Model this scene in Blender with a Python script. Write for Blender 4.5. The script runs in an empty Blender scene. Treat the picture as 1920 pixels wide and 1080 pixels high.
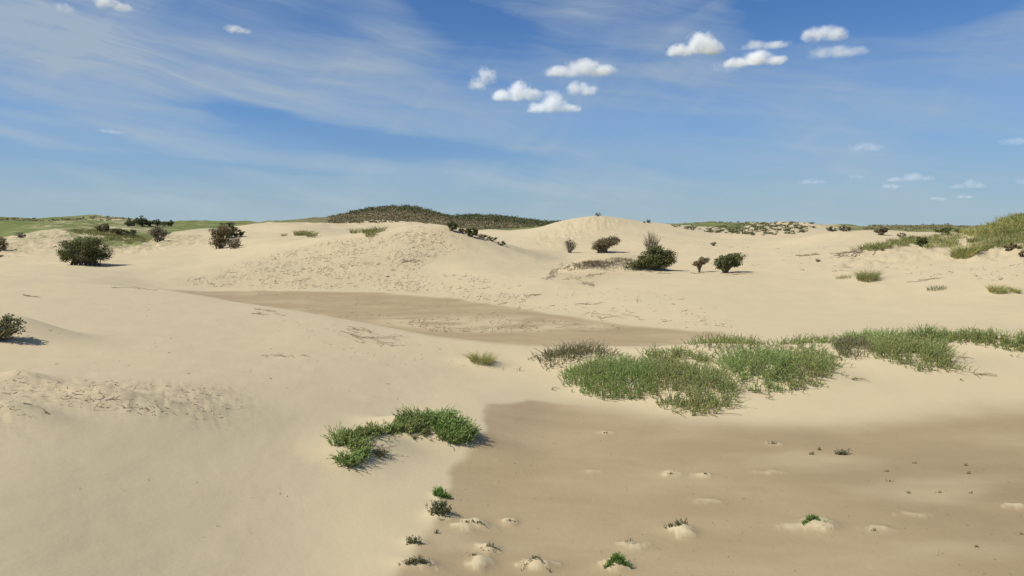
import bpy, math, random
import numpy as np
from mathutils import Vector, Matrix

sc = bpy.context.scene
COL = sc.collection
R = math.radians
rng = np.random.default_rng(7)
random.seed(7)

# ------------------------------------------------------------------ camera
F, CX, CY, HOR, CAMZ = 1400.0, 960.0, 540.0, 428.0, 4.5
PITCH = math.atan((CY - HOR) / F)
cam_d = bpy.data.cameras.new('camera'); cam = bpy.data.objects.new('camera', cam_d)
COL.objects.link(cam); sc.camera = cam
cam_d.sensor_width = 36; cam_d.lens = 36 * F / 1920
cam_d.clip_start = 0.1; cam_d.clip_end = 60000
cam.location = (0, 0, CAMZ); cam.rotation_euler = (math.pi / 2 - PITCH, 0, 0)

# ------------------------------------------------------------------ light
SUN_EL, SUN_AZ = R(49), math.atan2(-0.93, -0.36)
sund = bpy.data.lights.new('sun', 'SUN'); sun = bpy.data.objects.new('sun', sund); COL.objects.link(sun)
sund.energy = 4.0; sund.angle = R(1.0); sund.color = (1.0, 0.93, 0.80)
sd = Vector((math.sin(SUN_AZ) * math.cos(SUN_EL), math.cos(SUN_AZ) * math.cos(SUN_EL), math.sin(SUN_EL)))
sun.rotation_euler = sd.to_track_quat('Z', 'Y').to_euler()
sc.view_settings.view_transform = 'Standard'; sc.view_settings.look = 'None'
sc.view_settings.exposure = 0.50; sc.view_settings.gamma = 1
sc.view_settings.use_curve_mapping = False
sc.cycles.use_denoising = True
sc.cycles.max_bounces = 8; sc.cycles.diffuse_bounces = 3; sc.cycles.volume_bounces = 6
sc.cycles.transparent_max_bounces = 24
sc.cycles.volume_max_steps = 256

class NT:
    """small helper for node trees"""
    def __init__(s, nt): s.nt = nt; nt.nodes.clear()
    def n(s, t, **k):
        nd = s.nt.nodes.new(t)
        for a, v in k.items(): setattr(nd, a, v)
        return nd
    def link(s, a, b): s.nt.links.new(a, b)
    def put(s, sock, v):
        if isinstance(v, bpy.types.NodeSocket): s.link(v, sock)
        elif v is not None: sock.default_value = v
    def m(s, op, a, b=None, c=None, clamp=False):
        nd = s.n('ShaderNodeMath', operation=op, use_clamp=clamp)
        s.put(nd.inputs[0], a); s.put(nd.inputs[1], b); s.put(nd.inputs[2], c)
        return nd.outputs[0]
    def mix(s, fac, a, b, blend='MIX'):
        nd = s.n('ShaderNodeMix', data_type='RGBA', blend_type=blend); nd.clamp_factor = True
        s.put(nd.inputs[0], fac)
        s.put(nd.inputs[6], a if isinstance(a, bpy.types.NodeSocket) else (*a, 1))
        s.put(nd.inputs[7], b if isinstance(b, bpy.types.NodeSocket) else (*b, 1))
        return nd.outputs[2]
    def noise(s, vec, scale, detail=4, rough=0.55, dist=0.0):
        nd = s.n('ShaderNodeTexNoise'); nd.inputs['Scale'].default_value = scale
        nd.inputs['Detail'].default_value = detail; nd.inputs['Roughness'].default_value = rough
        nd.inputs['Distortion'].default_value = dist
        if vec is not None: s.link(vec, nd.inputs['Vector'])
        return nd.outputs['Fac']
    def ramp(s, v, a, b, lo=0.0, hi=1.0):
        nd = s.n('ShaderNodeMapRange', interpolation_type='SMOOTHSTEP')
        s.put(nd.inputs[0], v); nd.inputs[1].default_value = a; nd.inputs[2].default_value = b
        nd.inputs[3].default_value = lo; nd.inputs[4].default_value = hi
        return nd.outputs[0]
    def attr(s, name):
        nd = s.n('ShaderNodeAttribute', attribute_name=name); return nd.outputs['Fac']
    def comb(s, x, y, z=0.0):
        nd = s.n('ShaderNodeCombineXYZ'); s.put(nd.inputs[0], x); s.put(nd.inputs[1], y); s.put(nd.inputs[2], z)
        return nd.outputs[0]

# ------------------------------------------------------------------ sky
w = bpy.data.worlds.new('World'); sc.world = w; w.use_nodes = True
T = NT(w.node_tree)
sky = T.n('ShaderNodeTexSky', sky_type='NISHITA'); sky.sun_disc = False
sky.sun_elevation = SUN_EL; sky.sun_rotation = SUN_AZ % (2 * math.pi)
sky.air_density = 1.0; sky.dust_density = 0.6; sky.ozone_density = 4.0; sky.altitude = 0
tc = T.n('ShaderNodeTexCoord'); sp = T.n('ShaderNodeSeparateXYZ'); T.link(tc.outputs['Generated'], sp.inputs[0])
az = T.m('ARCTAN2', sp.outputs[0], sp.outputs[1]); el = T.m('ARCSINE', sp.outputs[2])
elp = T.m('MAXIMUM', el, 0.0)
# slow warp so that the cirrus bands are not straight
wv = T.comb(T.m('MULTIPLY', az, 3.0), T.m('MULTIPLY', el, 9.0), 0.0)
wn = T.m('SUBTRACT', T.noise(wv, 1.3, 3), 0.5)
elw = T.m('ADD', el, T.m('MULTIPLY', wn, 0.045))
def band(px0, py0, px1, py1, hw, soft=1.0):
    a0, e0 = (px0 - 960) / F * 0.95, (428 - py0) / F * 0.97; a1, e1 = (px1 - 960) / F * 0.95, (428 - py1) / F * 0.97
    ca, ce = (a0 + a1) / 2, (e0 + e1) / 2; L = math.hypot(a1 - a0, e1 - e0) / 2; th = math.atan2(e1 - e0, a1 - a0)
    da = T.m('SUBTRACT', az, ca); de = T.m('SUBTRACT', elw, ce)
    u = T.m('ADD', T.m('MULTIPLY', da, math.cos(th) / L), T.m('MULTIPLY', de, math.sin(th) / L))
    v = T.m('ADD', T.m('MULTIPLY', da, -math.sin(th) / (hw / F)), T.m('MULTIPLY', de, math.cos(th) / (hw / F)))
    r = T.m('ADD', T.m('MULTIPLY', u, u), T.m('MULTIPLY', v, v))
    return T.m('POWER', 2.718, T.m('MULTIPLY', r, -1.0))
def streak(deg, sx, sy, scale, seed, a, b, hi, dist=0.6):
    c, s = math.cos(R(deg)), math.sin(R(deg))
    u = T.m('ADD', T.m('MULTIPLY', az, c * sx), T.m('MULTIPLY', elw, s * sx))
    v = T.m('ADD', T.m('MULTIPLY', az, -s * sy), T.m('MULTIPLY', elw, c * sy))
    return T.ramp(T.noise(T.comb(u, v, seed), scale, 6, 0.55, dist), a, b, 0.0, hi)
veil = T.m('ADD', streak(-15, 1.0, 7.0, 2.4, 3.1, 0.38, 0.74, 0.50), streak(-4, 1.2, 16.0, 2.0, 9.4, 0.42, 0.72, 0.30))
veil = T.m('ADD', veil, streak(42, 1.6, 6.0, 2.2, 5.7, 0.45, 0.8, 0.32))
fib = T.ramp(T.noise(T.comb(T.m('MULTIPLY', az, 2.2), T.m('ADD', T.m('MULTIPLY', elw, 30.0), T.m('MULTIPLY', az, 6.5)), 2.0), 2.0, 6, 0.6, 0.5), 0.28, 0.72, 0.55, 1.15)
for (b, k) in [((-300, 40, 560, 190, 66), 0.95), ((200, 165, 760, 238, 30), 0.45), ((-160, 246, 200, 296, 11), 0.75), ((-60, 224, 230, 262, 9), 0.30), ((-100, 350, 500, 378, 10), 0.22), ((100, 372, 480, 392, 16), 0.40),
               ((620, 130, 860, 10, 70), 0.35), ((700, 240, 1120, 205, 34), 0.20), ((440, 60, 640, -60, 60), 0.25), ((1000, 60, 1250, -30, 50), 0.45), ((1100, 110, 1300, 60, 40), 0.25), ((60, 20, 480, -20, 60), 0.35),
               ((1450, 8, 1950, 24, 20), 0.45), ((1760, 150, 2100, 75, 50), 0.50), ((1000, 345, 1500, 350, 18), 0.35), ((700, 268, 1010, 282, 6), 0.35), ((300, 275, 620, 312, 8), 0.28),
               ((360, 212, 560, 240, 17), -1.2), ((480, 258, 930, 284, 20), -1.1), ((300, 306, 660, 322, 5), -0.5), ((-100, 205, 340, 236, 14), -0.3), ((-50, 300, 350, 322, 14), -0.35),
               ((1360, 42, 1560, 58, 34), -0.8), ((1560, 70, 1800, 88, 26), -0.7), ((770, -20, 860, 50, 50), -0.6), ((820, 110, 1000, 60, 40), -0.3)]:
    g_ = T.m('MULTIPLY', band(*b), k)
    veil = T.m('ADD', veil, T.m('MULTIPLY', g_, fib) if k > 0 else g_)
veil = T.m('MULTIPLY', veil, 1.0, clamp=True)
base = T.mix(1.0, sky.outputs[0], (0.42, 0.69, 1.0), 'MULTIPLY')
dlt = T.m('MULTIPLY', T.m('SUBTRACT', elp, 0.12), 1 / 0.085)
mid = T.m('MULTIPLY', T.m('POWER', 2.718, T.m('MULTIPLY', T.m('MULTIPLY', dlt, dlt), -1.0)), 0.45)
clear = T.m('ADD', band(350, 205, 600, 245, 24), band(500, 262, 1000, 288, 26), clamp=True)
mid = T.m('MULTIPLY', mid, T.m('SUBTRACT', 1.0, clear))
base = T.mix(mid, base, (2.5, 4.25, 7.4))
base = T.mix(T.m('MULTIPLY', clear, 0.42), base, (1.05, 2.75, 6.3))
ciru = T.mix(T.ramp(elp, 0.02, 0.20), (4.0, 5.1, 6.2), (3.75, 4.6, 5.6))
col = T.mix(T.m('MULTIPLY', veil, 0.88), base, ciru)
# the pale band of moist air that lies on the horizon
hz = T.m('POWER', 2.718, T.m('MULTIPLY', elp, -13.0))
col = T.mix(T.m('MULTIPLY', hz, 0.92), col, (4.05, 5.25, 5.95))
bg = T.n('ShaderNodeBackground'); T.link(col, bg.inputs[0]); bg.inputs[1].default_value = 0.07
out = T.n('ShaderNodeOutputWorld'); T.link(bg.outputs[0], out.inputs[0])

# ------------------------------------------------------------------ maths: noise, rays, terrain
_perm = np.random.RandomState(3).permutation(4096).astype(np.int64)
_gx = np.cos(np.arange(4096) * 2.399963); _gy = np.sin(np.arange(4096) * 2.399963)
def pnoise(x, y):
    xi = np.floor(x).astype(np.int64); yi = np.floor(y).astype(np.int64); xf = x - xi; yf = y - yi
    def g(i, j):
        h = _perm[(_perm[(xi + i) & 4095] + yi + j) & 4095]
        return _gx[h] * (xf - i) + _gy[h] * (yf - j)
    u = xf ** 3 * (xf * (xf * 6 - 15) + 10); v = yf ** 3 * (yf * (yf * 6 - 15) + 10)
    a = g(0, 0) * (1 - u) + g(1, 0) * u; b = g(0, 1) * (1 - u) + g(1, 1) * u
    return (a * (1 - v) + b * v) * 1.45
def fbm(x, y, o=4, s=1.0):
    r = 0; a = 1.0; t = 0
    for i in range(o):
        r = r + a * pnoise(x * s + 17.3 * i + 100, y * s - 9.1 * i + 300); t += a; a *= 0.5; s *= 2.03
    return r / t
def sstep(x, a, b):
    t = np.clip((x - a) / (b - a), 0, 1); return t * t * (3 - 2 * t)

_cp, _sp = math.cos(PITCH), math.sin(PITCH)
def ray(px, py):
    u = (px - CX) / F; v = -(py - CY) / F
    d = np.array((u, _cp + v * _sp, -_sp + v * _cp)); return d / math.hypot(d[0], d[1])
def ctrl(px, Y, y=None, z=None):
    """control point: column px of the view, depth Y, seen at row y or at height z -> azimuth, distance, z"""
    if y is not None:
        d = ray(px, y); dist = Y / d[1]; return math.atan2(d[0], d[1]), dist, CAMZ + d[2] * dist
    d = ray(px, HOR); dist = Y / d[1]; return math.atan2(d[0], d[1]), dist, z

Z = lambda v: ('z', v)
LINES = [
 (3.0, [(-300, 6.2, Z(1.45)), (0, 6.8, 1080), (300, 7.9, 1080), (600, 8.9, 1080), (800, 9.2, Z(.16)), (960, 9.3, Z(.02)), (1500, 9.4, Z(0)), (2200, 9.4, Z(0))]),
 (3.0, [(-300, 9.0, Z(1.65)), (0, 9.4, 870), (300, 10.8, 870), (600, 12.0, 890), (760, 11.9, 920), (860, 12.2, Z(.10)), (960, 12.2, Z(.02)), (1500, 12, Z(0)), (2200, 12, Z(0))]),
 (1.5, [(-300, 11.5, Z(2.1)), (0, 11.9, 745), (200, 12.6, 750), (330, 13.3, 750), (430, 14.2, 750), (600, 15.8, 750), (750, 17.0, 755), (900, 17.6, Z(.32)), (1050, 18.6, Z(.03)), (1200, 17.6, Z(.02)), (1350, 16.8, Z(.02)), (1500, 16.4, Z(.02)), (1650, 16.9, Z(.02)), (1800, 17.9, Z(.02)), (1920, 18.8, Z(.02)), (2200, 19, Z(.05))]),
 (1.5, [(-300, 20, Z(2.1)), (0, 20.6, 605), (330, 19.9, 640), (600, 20.6, 665), (750, 20.8, 690), (900, 21.3, 705), (1050, 21.5, 710), (1200, 21.3, Z(.38)), (1500, 21.3, Z(.45)), (1800, 22, Z(.5)), (2200, 22, Z(.6))]),
 (1.2, [(-300, 33, 519), (0, 33, 525), (200, 33.6, 535), (330, 33, 545), (430, 30.4, 565), (600, 28, 592), (750, 26.6, 620), (900, 25.6, 641), (1050, 25.2, 652), (1200, 24.4, Z(.5)), (1350, 24.4, Z(.55)), (1500, 25, Z(.6)), (1650, 25.2, Z(.65)), (1800, 25.2, Z(.75)), (1920, 25.2, Z(.85)), (2200, 25, Z(1.0))]),
 (1.5, [(-300, 41, Z(1.7)), (0, 41, Z(1.7)), (150, 41, Z(1.2)), (330, 40, Z(.3)), (430, 36.5, Z(.02)), (600, 32.5, Z(0)), (900, 28.6, Z(0)), (1050, 28.2, Z(0)), (1200, 28.5, Z(0)), (1350, 29, Z(.03)), (1500, 30, 626), (1650, 31, 615), (1800, 31, 608), (1920, 31, 605), (2200, 31, Z(1.0))]),
 (2.0, [(-300, 50, 515), (0, 50, 511), (150, 50, 513), (250, 51, 530), (330, 53, 543), (450, 53, 546), (700, 53, 547), (860, 47, 561), (1000, 40, 584), (1180, 35, 609), (1370, 33, 617), (1500, 38, 588), (1650, 38, 578), (1800, 38, 570), (1920, 38, 565), (2200, 38, 565)]),
 (2.0, [(-300, 62, 503), (0, 62, 500), (150, 62, 503), (300, 60, 517), (450, 61, 517), (600, 61, 510), (700, 61, 510), (800, 60, 515), (900, 56, 523), (1000, 54, 522), (1120, 52, 528), (1200, 50, 532), (1350, 50, 530), (1500, 50, 526), (1650, 50, 515), (1800, 48, 505), (1920, 46, 498), (2200, 45, 490)]),
 (1.6, [(-300, 75, 496), (0, 75, 493), (150, 72, 495), (300, 71, 497), (450, 71, 490), (600, 71, 476), (700, 71, 468), (800, 71, 465), (900, 69, 485), (1000, 67, 500), (1120, 66, 503), (1200, 66, 505), (1350, 66, 498), (1500, 64, 485), (1650, 62, 475), (1800, 60, 470), (1920, 57, 455), (2200, 55, 430)]),
 (0.5, [(-300, 90, 478), (0, 90, 476), (150, 88, 479), (240, 86, 482), (300, 84, 482), (380, 83, 481), (450, 82, 471), (520, 82, 458), (600, 82, 446), (650, 82, 440), (700, 82, 432), (750, 82, 425), (790, 82, 420), (825, 82, 421), (870, 82, 432), (900, 82, 441), (960, 82, 461), (1010, 82, 476), (1050, 82, 487), (1120, 83, 485), (1250, 84, 484), (1350, 84, 478), (1450, 82, 468), (1500, 80, 462), (1560, 78, 456), (1650, 76, 453), (1800, 74, 448), (1840, 73, 436), (1880, 72, 420), (1920, 72, 410), (2000, 72, 398), (2200, 72, 392)]),
 (1.0, [(-300, 103, 458), (0, 103, 455), (100, 102, 452), (200, 102, 464), (300, 104, 458), (380, 104, 458), (450, 102, 453), (520, 102, 448), (600, 98, Z(2.8)), (700, 98, Z(2.2)), (800, 98, Z(2.0)), (900, 98, Z(1.9)), (1000, 98, 467), (1120, 98, 465), (1200, 98, 462), (1350, 98, 460), (1450, 96, 455), (1560, 92, 434), (1640, 92, 431), (1700, 92, 436), (1800, 90, 436), (1860, 88, Z(4.0)), (1920, 88, Z(4.2)), (2200, 88, Z(4.5))]),
 (1.0, [(-300, 120, 440), (0, 120, 441), (100, 115, 432), (150, 118, 432), (300, 122, 440), (450, 122, 440), (600, 118, 436), (700, 118, Z(3.0)), (900, 115, Z(2.6)), (1000, 115, 449), (1060, 115, 440), (1120, 115, 433), (1200, 115, 438), (1350, 115, 446), (1450, 115, 444), (1560, 112, Z(3.4)), (1700, 112, Z(3.2)), (1920, 110, Z(3.5)), (2200, 110, Z(3.5))]),
 (0.45, [(-300, 145, 424), (0, 145, 426), (90, 142, 421), (150, 142, 420), (240, 148, 424), (320, 150, 427), (420, 150, 428), (480, 148, 423), (540, 145, 420), (600, 145, 426), (640, 140, 432), (800, 135, Z(3.0)), (900, 132, Z(3.2)), (960, 130, 437), (1010, 130, 427), (1040, 130, 417), (1080, 130, 409), (1120, 130, 404), (1160, 130, 407), (1200, 130, 413), (1240, 130, 419), (1300, 131, 427), (1380, 134, 430), (1400, 140, 422), (1440, 145, 416), (1510, 147, 416), (1540, 147, 424), (1600, 145, Z(3.8)), (1700, 145, 432), (1800, 145, 431), (1920, 145, Z(3.8)), (2200, 145, Z(4))]),
 (0.6, [(-300, 172, 416), (0, 172, 416), (230, 172, 415), (300, 172, 423), (450, 172, 423), (560, 176, 420), (620, 178, 416), (700, 178, 414), (800, 178, 417), (860, 178, 424), (1030, 185, 428), (1120, 175, Z(4.0)), (1250, 172, Z(4.2)), (1400, 172, 426), (1540, 178, Z(4.3)), (1640, 185, 430), (1700, 185, 429), (1800, 185, 428), (1920, 185, Z(4)), (2200, 185, Z(4))]),
 (0.35, [(-300, 220, 410), (0, 220, 407), (40, 220, 409), (110, 220, 409), (180, 222, 405), (225, 225, 410), (300, 225, 417), (400, 225, 416), (470, 225, 416), (560, 225, 413), (610, 222, 409), (650, 222, 400), (690, 222, 394), (740, 222, 391), (790, 222, 394), (825, 222, 402), (860, 224, 412), (940, 235, 411), (1000, 240, 419), (1040, 240, 421), (1120, 240, Z(5)), (1230, 240, 422), (1290, 240, 419), (1340, 240, 417), (1400, 240, 418), (1470, 240, 421), (1560, 240, 421), (1600, 240, 424), (1650, 240, 425), (1720, 240, 423), (1780, 240, 423), (1850, 240, 426), (2200, 240, 420)]),
 (1.0, [(-300, 270, Z(3.5)), (700, 270, Z(4.5)), (850, 262, Z(4.8)), (930, 265, Z(5.5)), (2200, 280, Z(3.5))]),
 (1.0, [(-300, 330, Z(5.2)), (300, 330, Z(5.4)), (600, 330, Z(5.6)), (860, 300, 406), (900, 300, 405), (950, 305, 409), (1000, 310, 414), (1030, 320, 420), (1200, 330, Z(5.0)), (1500, 330, Z(5.0)), (1700, 330, Z(5.3)), (1770, 330, 422), (1850, 330, Z(4.8)), (2200, 330, Z(5))]),
 (2.0, [(-300, 600, Z(3.8)), (960, 600, Z(3.8)), (2200, 600, Z(3.8))]),
 (2.0, [(-300, 5000, Z(-1)), (960, 5000, Z(-1)), (2200, 5000, Z(-1))]),
]
AZ = np.radians(np.arange(-180, 180, 0.1)); NA = len(AZ)
KD, KZ = [], []
for sig, pts in LINES:
    A, D, ZZ = [], [], []
    for p in pts:
        a, d, z = ctrl(p[0], p[1], z=p[2][1]) if isinstance(p[2], tuple) else ctrl(p[0], p[1], y=p[2])
        A.append(a); D.append(d); ZZ.append(z)
    md, mz = (D[0] + D[-1]) / 2, (ZZ[0] + ZZ[-1]) / 2
    A = [-math.pi] + A + [math.pi]; D = [md] + D + [md]; ZZ = [mz] + ZZ + [mz]
    d = np.interp(AZ, A, D); z = np.interp(AZ, A, ZZ)
    n = int(sig * 10 * 6) | 1; k = np.exp(-0.5 * ((np.arange(n) - n // 2) / (sig * 10)) ** 2); k /= k.sum()
    h = n // 2; pad = lambda q: np.concatenate([q[-h:], q, q[:h]]) if h else q
    KD.append(np.convolve(pad(d), k, 'valid')); KZ.append(np.convolve(pad(z), k, 'valid'))
KD = [np.full(NA, 0.0)] + KD; KZ = [np.full(NA, 1.8)] + KZ
KD = np.array(KD).T; KZ = np.array(KZ).T                      # (NA, K)
for k in range(1, KD.shape[1]): KD[:, k] = np.maximum(KD[:, k], KD[:, k - 1] + 0.4)
hk = np.diff(KD, axis=1); sl = np.diff(KZ, axis=1) / hk
mk = np.zeros_like(KZ)
w1 = 2 * hk[:, 1:] + hk[:, :-1]; w2 = hk[:, 1:] + 2 * hk[:, :-1]
pos = sl[:, 1:] * sl[:, :-1] > 0
with np.errstate(all='ignore'):
    hm = (w1 + w2) / (w1 / sl[:, :-1] + w2 / sl[:, 1:])
mk[:, 1:-1] = np.where(pos, hm, 0)
LD = np.linspace(0, 1, 1400) ** 1.0
DMIN, DMAX = 1.0, 5000.0
DG = np.concatenate([[0.0], DMIN * (DMAX / DMIN) ** np.linspace(0, 1, 1399)])
TAB = np.zeros((NA, 1400), dtype=np.float32)
for i in range(NA):
    kd = KD[i]; j = np.clip(np.searchsorted(kd, DG, 'right') - 1, 0, len(kd) - 2)
    h_ = kd[j + 1] - kd[j]; t = np.clip((DG - kd[j]) / h_, 0, 1)
    TAB[i] = (KZ[i][j] * (1 + 2 * t) * (1 - t) ** 2 + mk[i][j] * h_ * t * (1 - t) ** 2
              + KZ[i][j + 1] * t * t * (3 - 2 * t) + mk[i][j + 1] * h_ * t * t * (t - 1))
def tab(x, y):
    a = (np.arctan2(x, y) + math.pi) / math.radians(0.1); d = np.clip(np.hypot(x, y), 1e-4, DMAX - 1)
    j = np.where(d < DMIN, d / DMIN, 1 + np.log(np.maximum(d, DMIN) / DMIN) / math.log(DMAX / DMIN) * 1398)
    i0 = np.floor(a).astype(int); fa = a - i0; i0 %= NA; i1 = (i0 + 1) % NA
    j0 = np.minimum(np.floor(j).astype(int), 1398); fj = j - j0
    return ((TAB[i0, j0] * (1 - fj) + TAB[i0, j0 + 1] * fj) * (1 - fa) + (TAB[i1, j0] * (1 - fj) + TAB[i1, j0 + 1] * fj) * fa)

BUMPS = []       # x, y, half-length, half-width, rotation, height, power
PZONES = {}      # named zones as world polygons
def zone_val(name, x, y, soft):
    poly = PZONES[name]
    x0, y0 = poly.min(0) - soft * 3; x1, y1 = poly.max(0) + soft * 3
    out = np.zeros(x.shape); m = (x > x0) & (x < x1) & (y > y0) & (y < y1)
    if not m.any(): return out
    X, Y = x[m], y[m]; dmin = np.full(X.shape, 1e9); ins = np.zeros(X.shape, bool)
    for k in range(len(poly)):
        ax, ay = poly[k]; bx, by = poly[(k + 1) % len(poly)]
        ex, ey = bx - ax, by - ay; L = ex * ex + ey * ey + 1e-12
        t = np.clip(((X - ax) * ex + (Y - ay) * ey) / L, 0, 1)
        dmin = np.minimum(dmin, np.hypot(X - ax - t * ex, Y - ay - t * ey))
        c = ((ay > Y) != (by > Y)) & (X < (bx - ax) * (Y - ay) / (by - ay + 1e-12) + ax); ins ^= c
    sdv = np.where(ins, dmin, -dmin)
    out[m] = sstep(sdv, -soft, soft); return out

def height(x, y, full=True):
    x = np.asarray(x, float); y = np.asarray(y, float); shp = x.shape; x = x.ravel(); y = y.ravel()
    z = tab(x, y).astype(float); d = np.hypot(x, y)
    if full:
        flat = sstep(z, 0.05, 0.5)
        far = sstep(d, 28, 60)
        z = z + fbm(x, y, 3, 1 / 9.0) * (0.05 + 0.22 * far) * flat
        z = z + fbm(x + 50, y, 3, 1 / 2.2) * (0.014 + 0.035 * far) * (0.25 + 0.75 * flat)
        z = z + fbm(x * 1.6, y, 3, 1.1) * 0.010 * flat * (1 - sstep(d, 40, 80))
        far2 = sstep(d, 125, 160) * (1 - sstep(d, 400, 900)); z = z + fbm(x, y, 4, 1 / 14.0) * 1.1 * far2 * sstep(z, 3, 5)
        for nm, amp, lam in (('litter_face', 0.045, 0.9), ('litter_near', 0.032, 0.6), ('hummocks_right', 0.35, 3.0), ('left_bank', 0.35, 3.0), ('ridge_top', 0.22, 2.2)):
            if nm in PZONES:
                zv = zone_val(nm, x, y, 2.6 if nm != 'litter_near' else 0.9)
                z = z + zv * amp * (1.2 - np.abs(fbm(x, y * 1.3, 4, 1 / lam)) * 5).clip(-0.6, 1.0) * 0.6
        for (bx, by, L, W, rot, h, pw) in BUMPS:
            m = np.abs(x - bx) + np.abs(y - by) < 4.5 * (L + W)
            if m.any():
                c, s = math.cos(rot), math.sin(rot)
                u = ((x[m] - bx) * c + (y[m] - by) * s) / L; v = (-(x[m] - bx) * s + (y[m] - by) * c) / W
                z[m] += h * np.exp(-((u * u + v * v) ** pw))
    return z.reshape(shp)
def hit(px, py, full=True, dmax=420):
    """first point of the ground seen along a view ray"""
    d = ray(px, py); t = 3.0 * (dmax / 3.0) ** np.linspace(0, 1, 1500)
    g = (CAMZ + d[2] * t) - height(d[0] * t, d[1] * t, full)
    i = np.where(g < 0)[0]
    if len(i) == 0: i = [int(np.argmin(g))]
    i = max(int(i[0]), 1); t0, t1, g0, g1 = t[i - 1], t[i], g[i - 1], g[i]
    tt = t0 + (t1 - t0) * (g0 / (g0 - g1)) if g0 != g1 else t1
    tt = min(max(tt, t0), t1)
    return np.array((d[0] * tt, d[1] * tt, float(height(d[0] * tt, d[1] * tt, full))))
def hits(px, py, full=True, dmax=420):
    px = np.asarray(px, float); py = np.asarray(py, float)
    u = (px - CX) / F; v = -(py - CY) / F; d = np.stack([u, _cp + v * _sp, -_sp + v * _cp], 1)
    d /= np.hypot(d[:, 0], d[:, 1])[:, None]
    t = 4.0 * (dmax / 4.0) ** np.linspace(0, 1, 500)
    X = d[:, :1] * t; Y = d[:, 1:2] * t; g = (CAMZ + d[:, 2:] * t) - height(X, Y, full)
    neg = g < 0; i = np.where(neg.any(1), neg.argmax(1), g.argmin(1)); i = np.maximum(i, 1); r = np.arange(len(px))
    g0, g1 = g[r, i - 1], g[r, i]; f = np.where(g0 != g1, g0 / np.where(g0 == g1, 1, g0 - g1), 1); tt = t[i - 1] + (t[i] - t[i - 1]) * np.clip(f, 0, 1)
    x, y = d[:, 0] * tt, d[:, 1] * tt
    return np.stack([x, y, height(x, y, full)], 1)
def scale_at(p):                                  # metres per photo pixel there
    return (p[1] * _cp - (p[2] - CAMZ) * _sp) / F
def zone(name, pts):
    PZONES[name] = hits([p[0] for p in pts], [p[1] for p in pts], False)[:, :2]

zone('litter_face', [(330, 535), (470, 485), (600, 455), (700, 440), (790, 424), (860, 436), (880, 470), (780, 505), (900, 535), (1000, 560), (980, 580), (860, 556), (700, 542), (450, 541)])
zone('litter_near', [(0, 700), (120, 712), (300, 716), (440, 728), (470, 760), (400, 790), (250, 775), (120, 762), (60, 790), (0, 810)])
zone('hummocks_right', [(1560, 500), (1600, 465), (1700, 450), (1830, 450), (1920, 420), (2050, 400), (2050, 500), (1900, 492), (1750, 485), (1620, 500)])
zone('left_bank', [(-100, 470), (0, 482), (110, 470), (240, 478), (330, 462), (400, 455), (380, 440), (150, 435), (90, 432), (0, 446), (-100, 450)])
zone('mound_face', [(1028, 522), (1050, 502), (1100, 495), (1170, 495), (1240, 508), (1190, 512), (1140, 524), (1110, 536), (1060, 530)])
zone('ridge_top', [(1000, 440), (1080, 412), (1120, 407), (1180, 416), (1110, 440), (1060, 470), (1010, 460)])
zone('wet_near', [(740, 1110), (800, 1000), (850, 890), (912, 826), (900, 790), (925, 758), (1000, 751), (1090, 757), (1200, 777), (1300, 791), (1400, 798), (1560, 799), (1750, 780), (1920, 755), (2300, 735), (2400, 1500), (1500, 1700), (700, 1500)])
zone('wet_mid', [(300, 541), (480, 545), (700, 548), (860, 561), (1000, 584), (1180, 611), (1340, 622), (1400, 636), (1280, 653), (1130, 648), (1050, 651), (900, 641), (800, 628), (760, 619), (600, 590), (430, 563), (340, 547)])
zone('pale_strip', [(690, 596), (800, 593), (1000, 596), (1170, 612), (1050, 622), (850, 620), (740, 612)])

def bump(px, py, L, W, h, rot=0.0, pw=1.0):
    p = hit(px, py, False); BUMPS.append((p[0], p[1], L, W, rot, h, pw)); return p
# the eroded mound under the windswept bushes
mb = hit(1150, 512, False)
BUMPS.append((mb[0] - 0.1, mb[1] + 1.0, 3.9, 1.0, 0.05, 0.95, 3.0)); BUMPS.append((mb[0] + 0.4, mb[1] + 1.8, 4.4, 2.0, 0.0, 0.42, 1.3))
# swells under the near plant patches
for a in [(700, 838, .75, .55, .22), (770, 812, .9, .5, .30), (838, 822, .8, .5, .24), (655, 862, .6, .45, .14),
          (1080, 678, 1.1, .7, .2), (1200, 722, 1.6, .8, .2), (1320, 740, 1.3, .7, .12), (1320, 660, 2.2, .7, .25),
          (1470, 705, 1.6, .9, .3), (1540, 660, 2.0, .7, .25), (1680, 680, 1.9, .9, .3), (1740, 640, 1.8, .7, .2), (1880, 650, 2.2, .8, .35),
          (903, 682, .7, .4, .16), (160, 492, 2.6, 1.6, .2), (1625, 524, 1.2, .8, .25), (1870, 546, .9, .5, .15), (1755, 543, .9, .5, .15),
          (1818, 478, 1.5, 1.0, .25), (5, 630, 1.6, .9, .55), (200, 742, .7, .35, .16), (700, 748, .4, .2, .03), (45, 710, .4, .3, .14), (30, 775, .7, .3, .15)]:
    bump(a[0], a[1], a[2], a[3], a[4])
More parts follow.
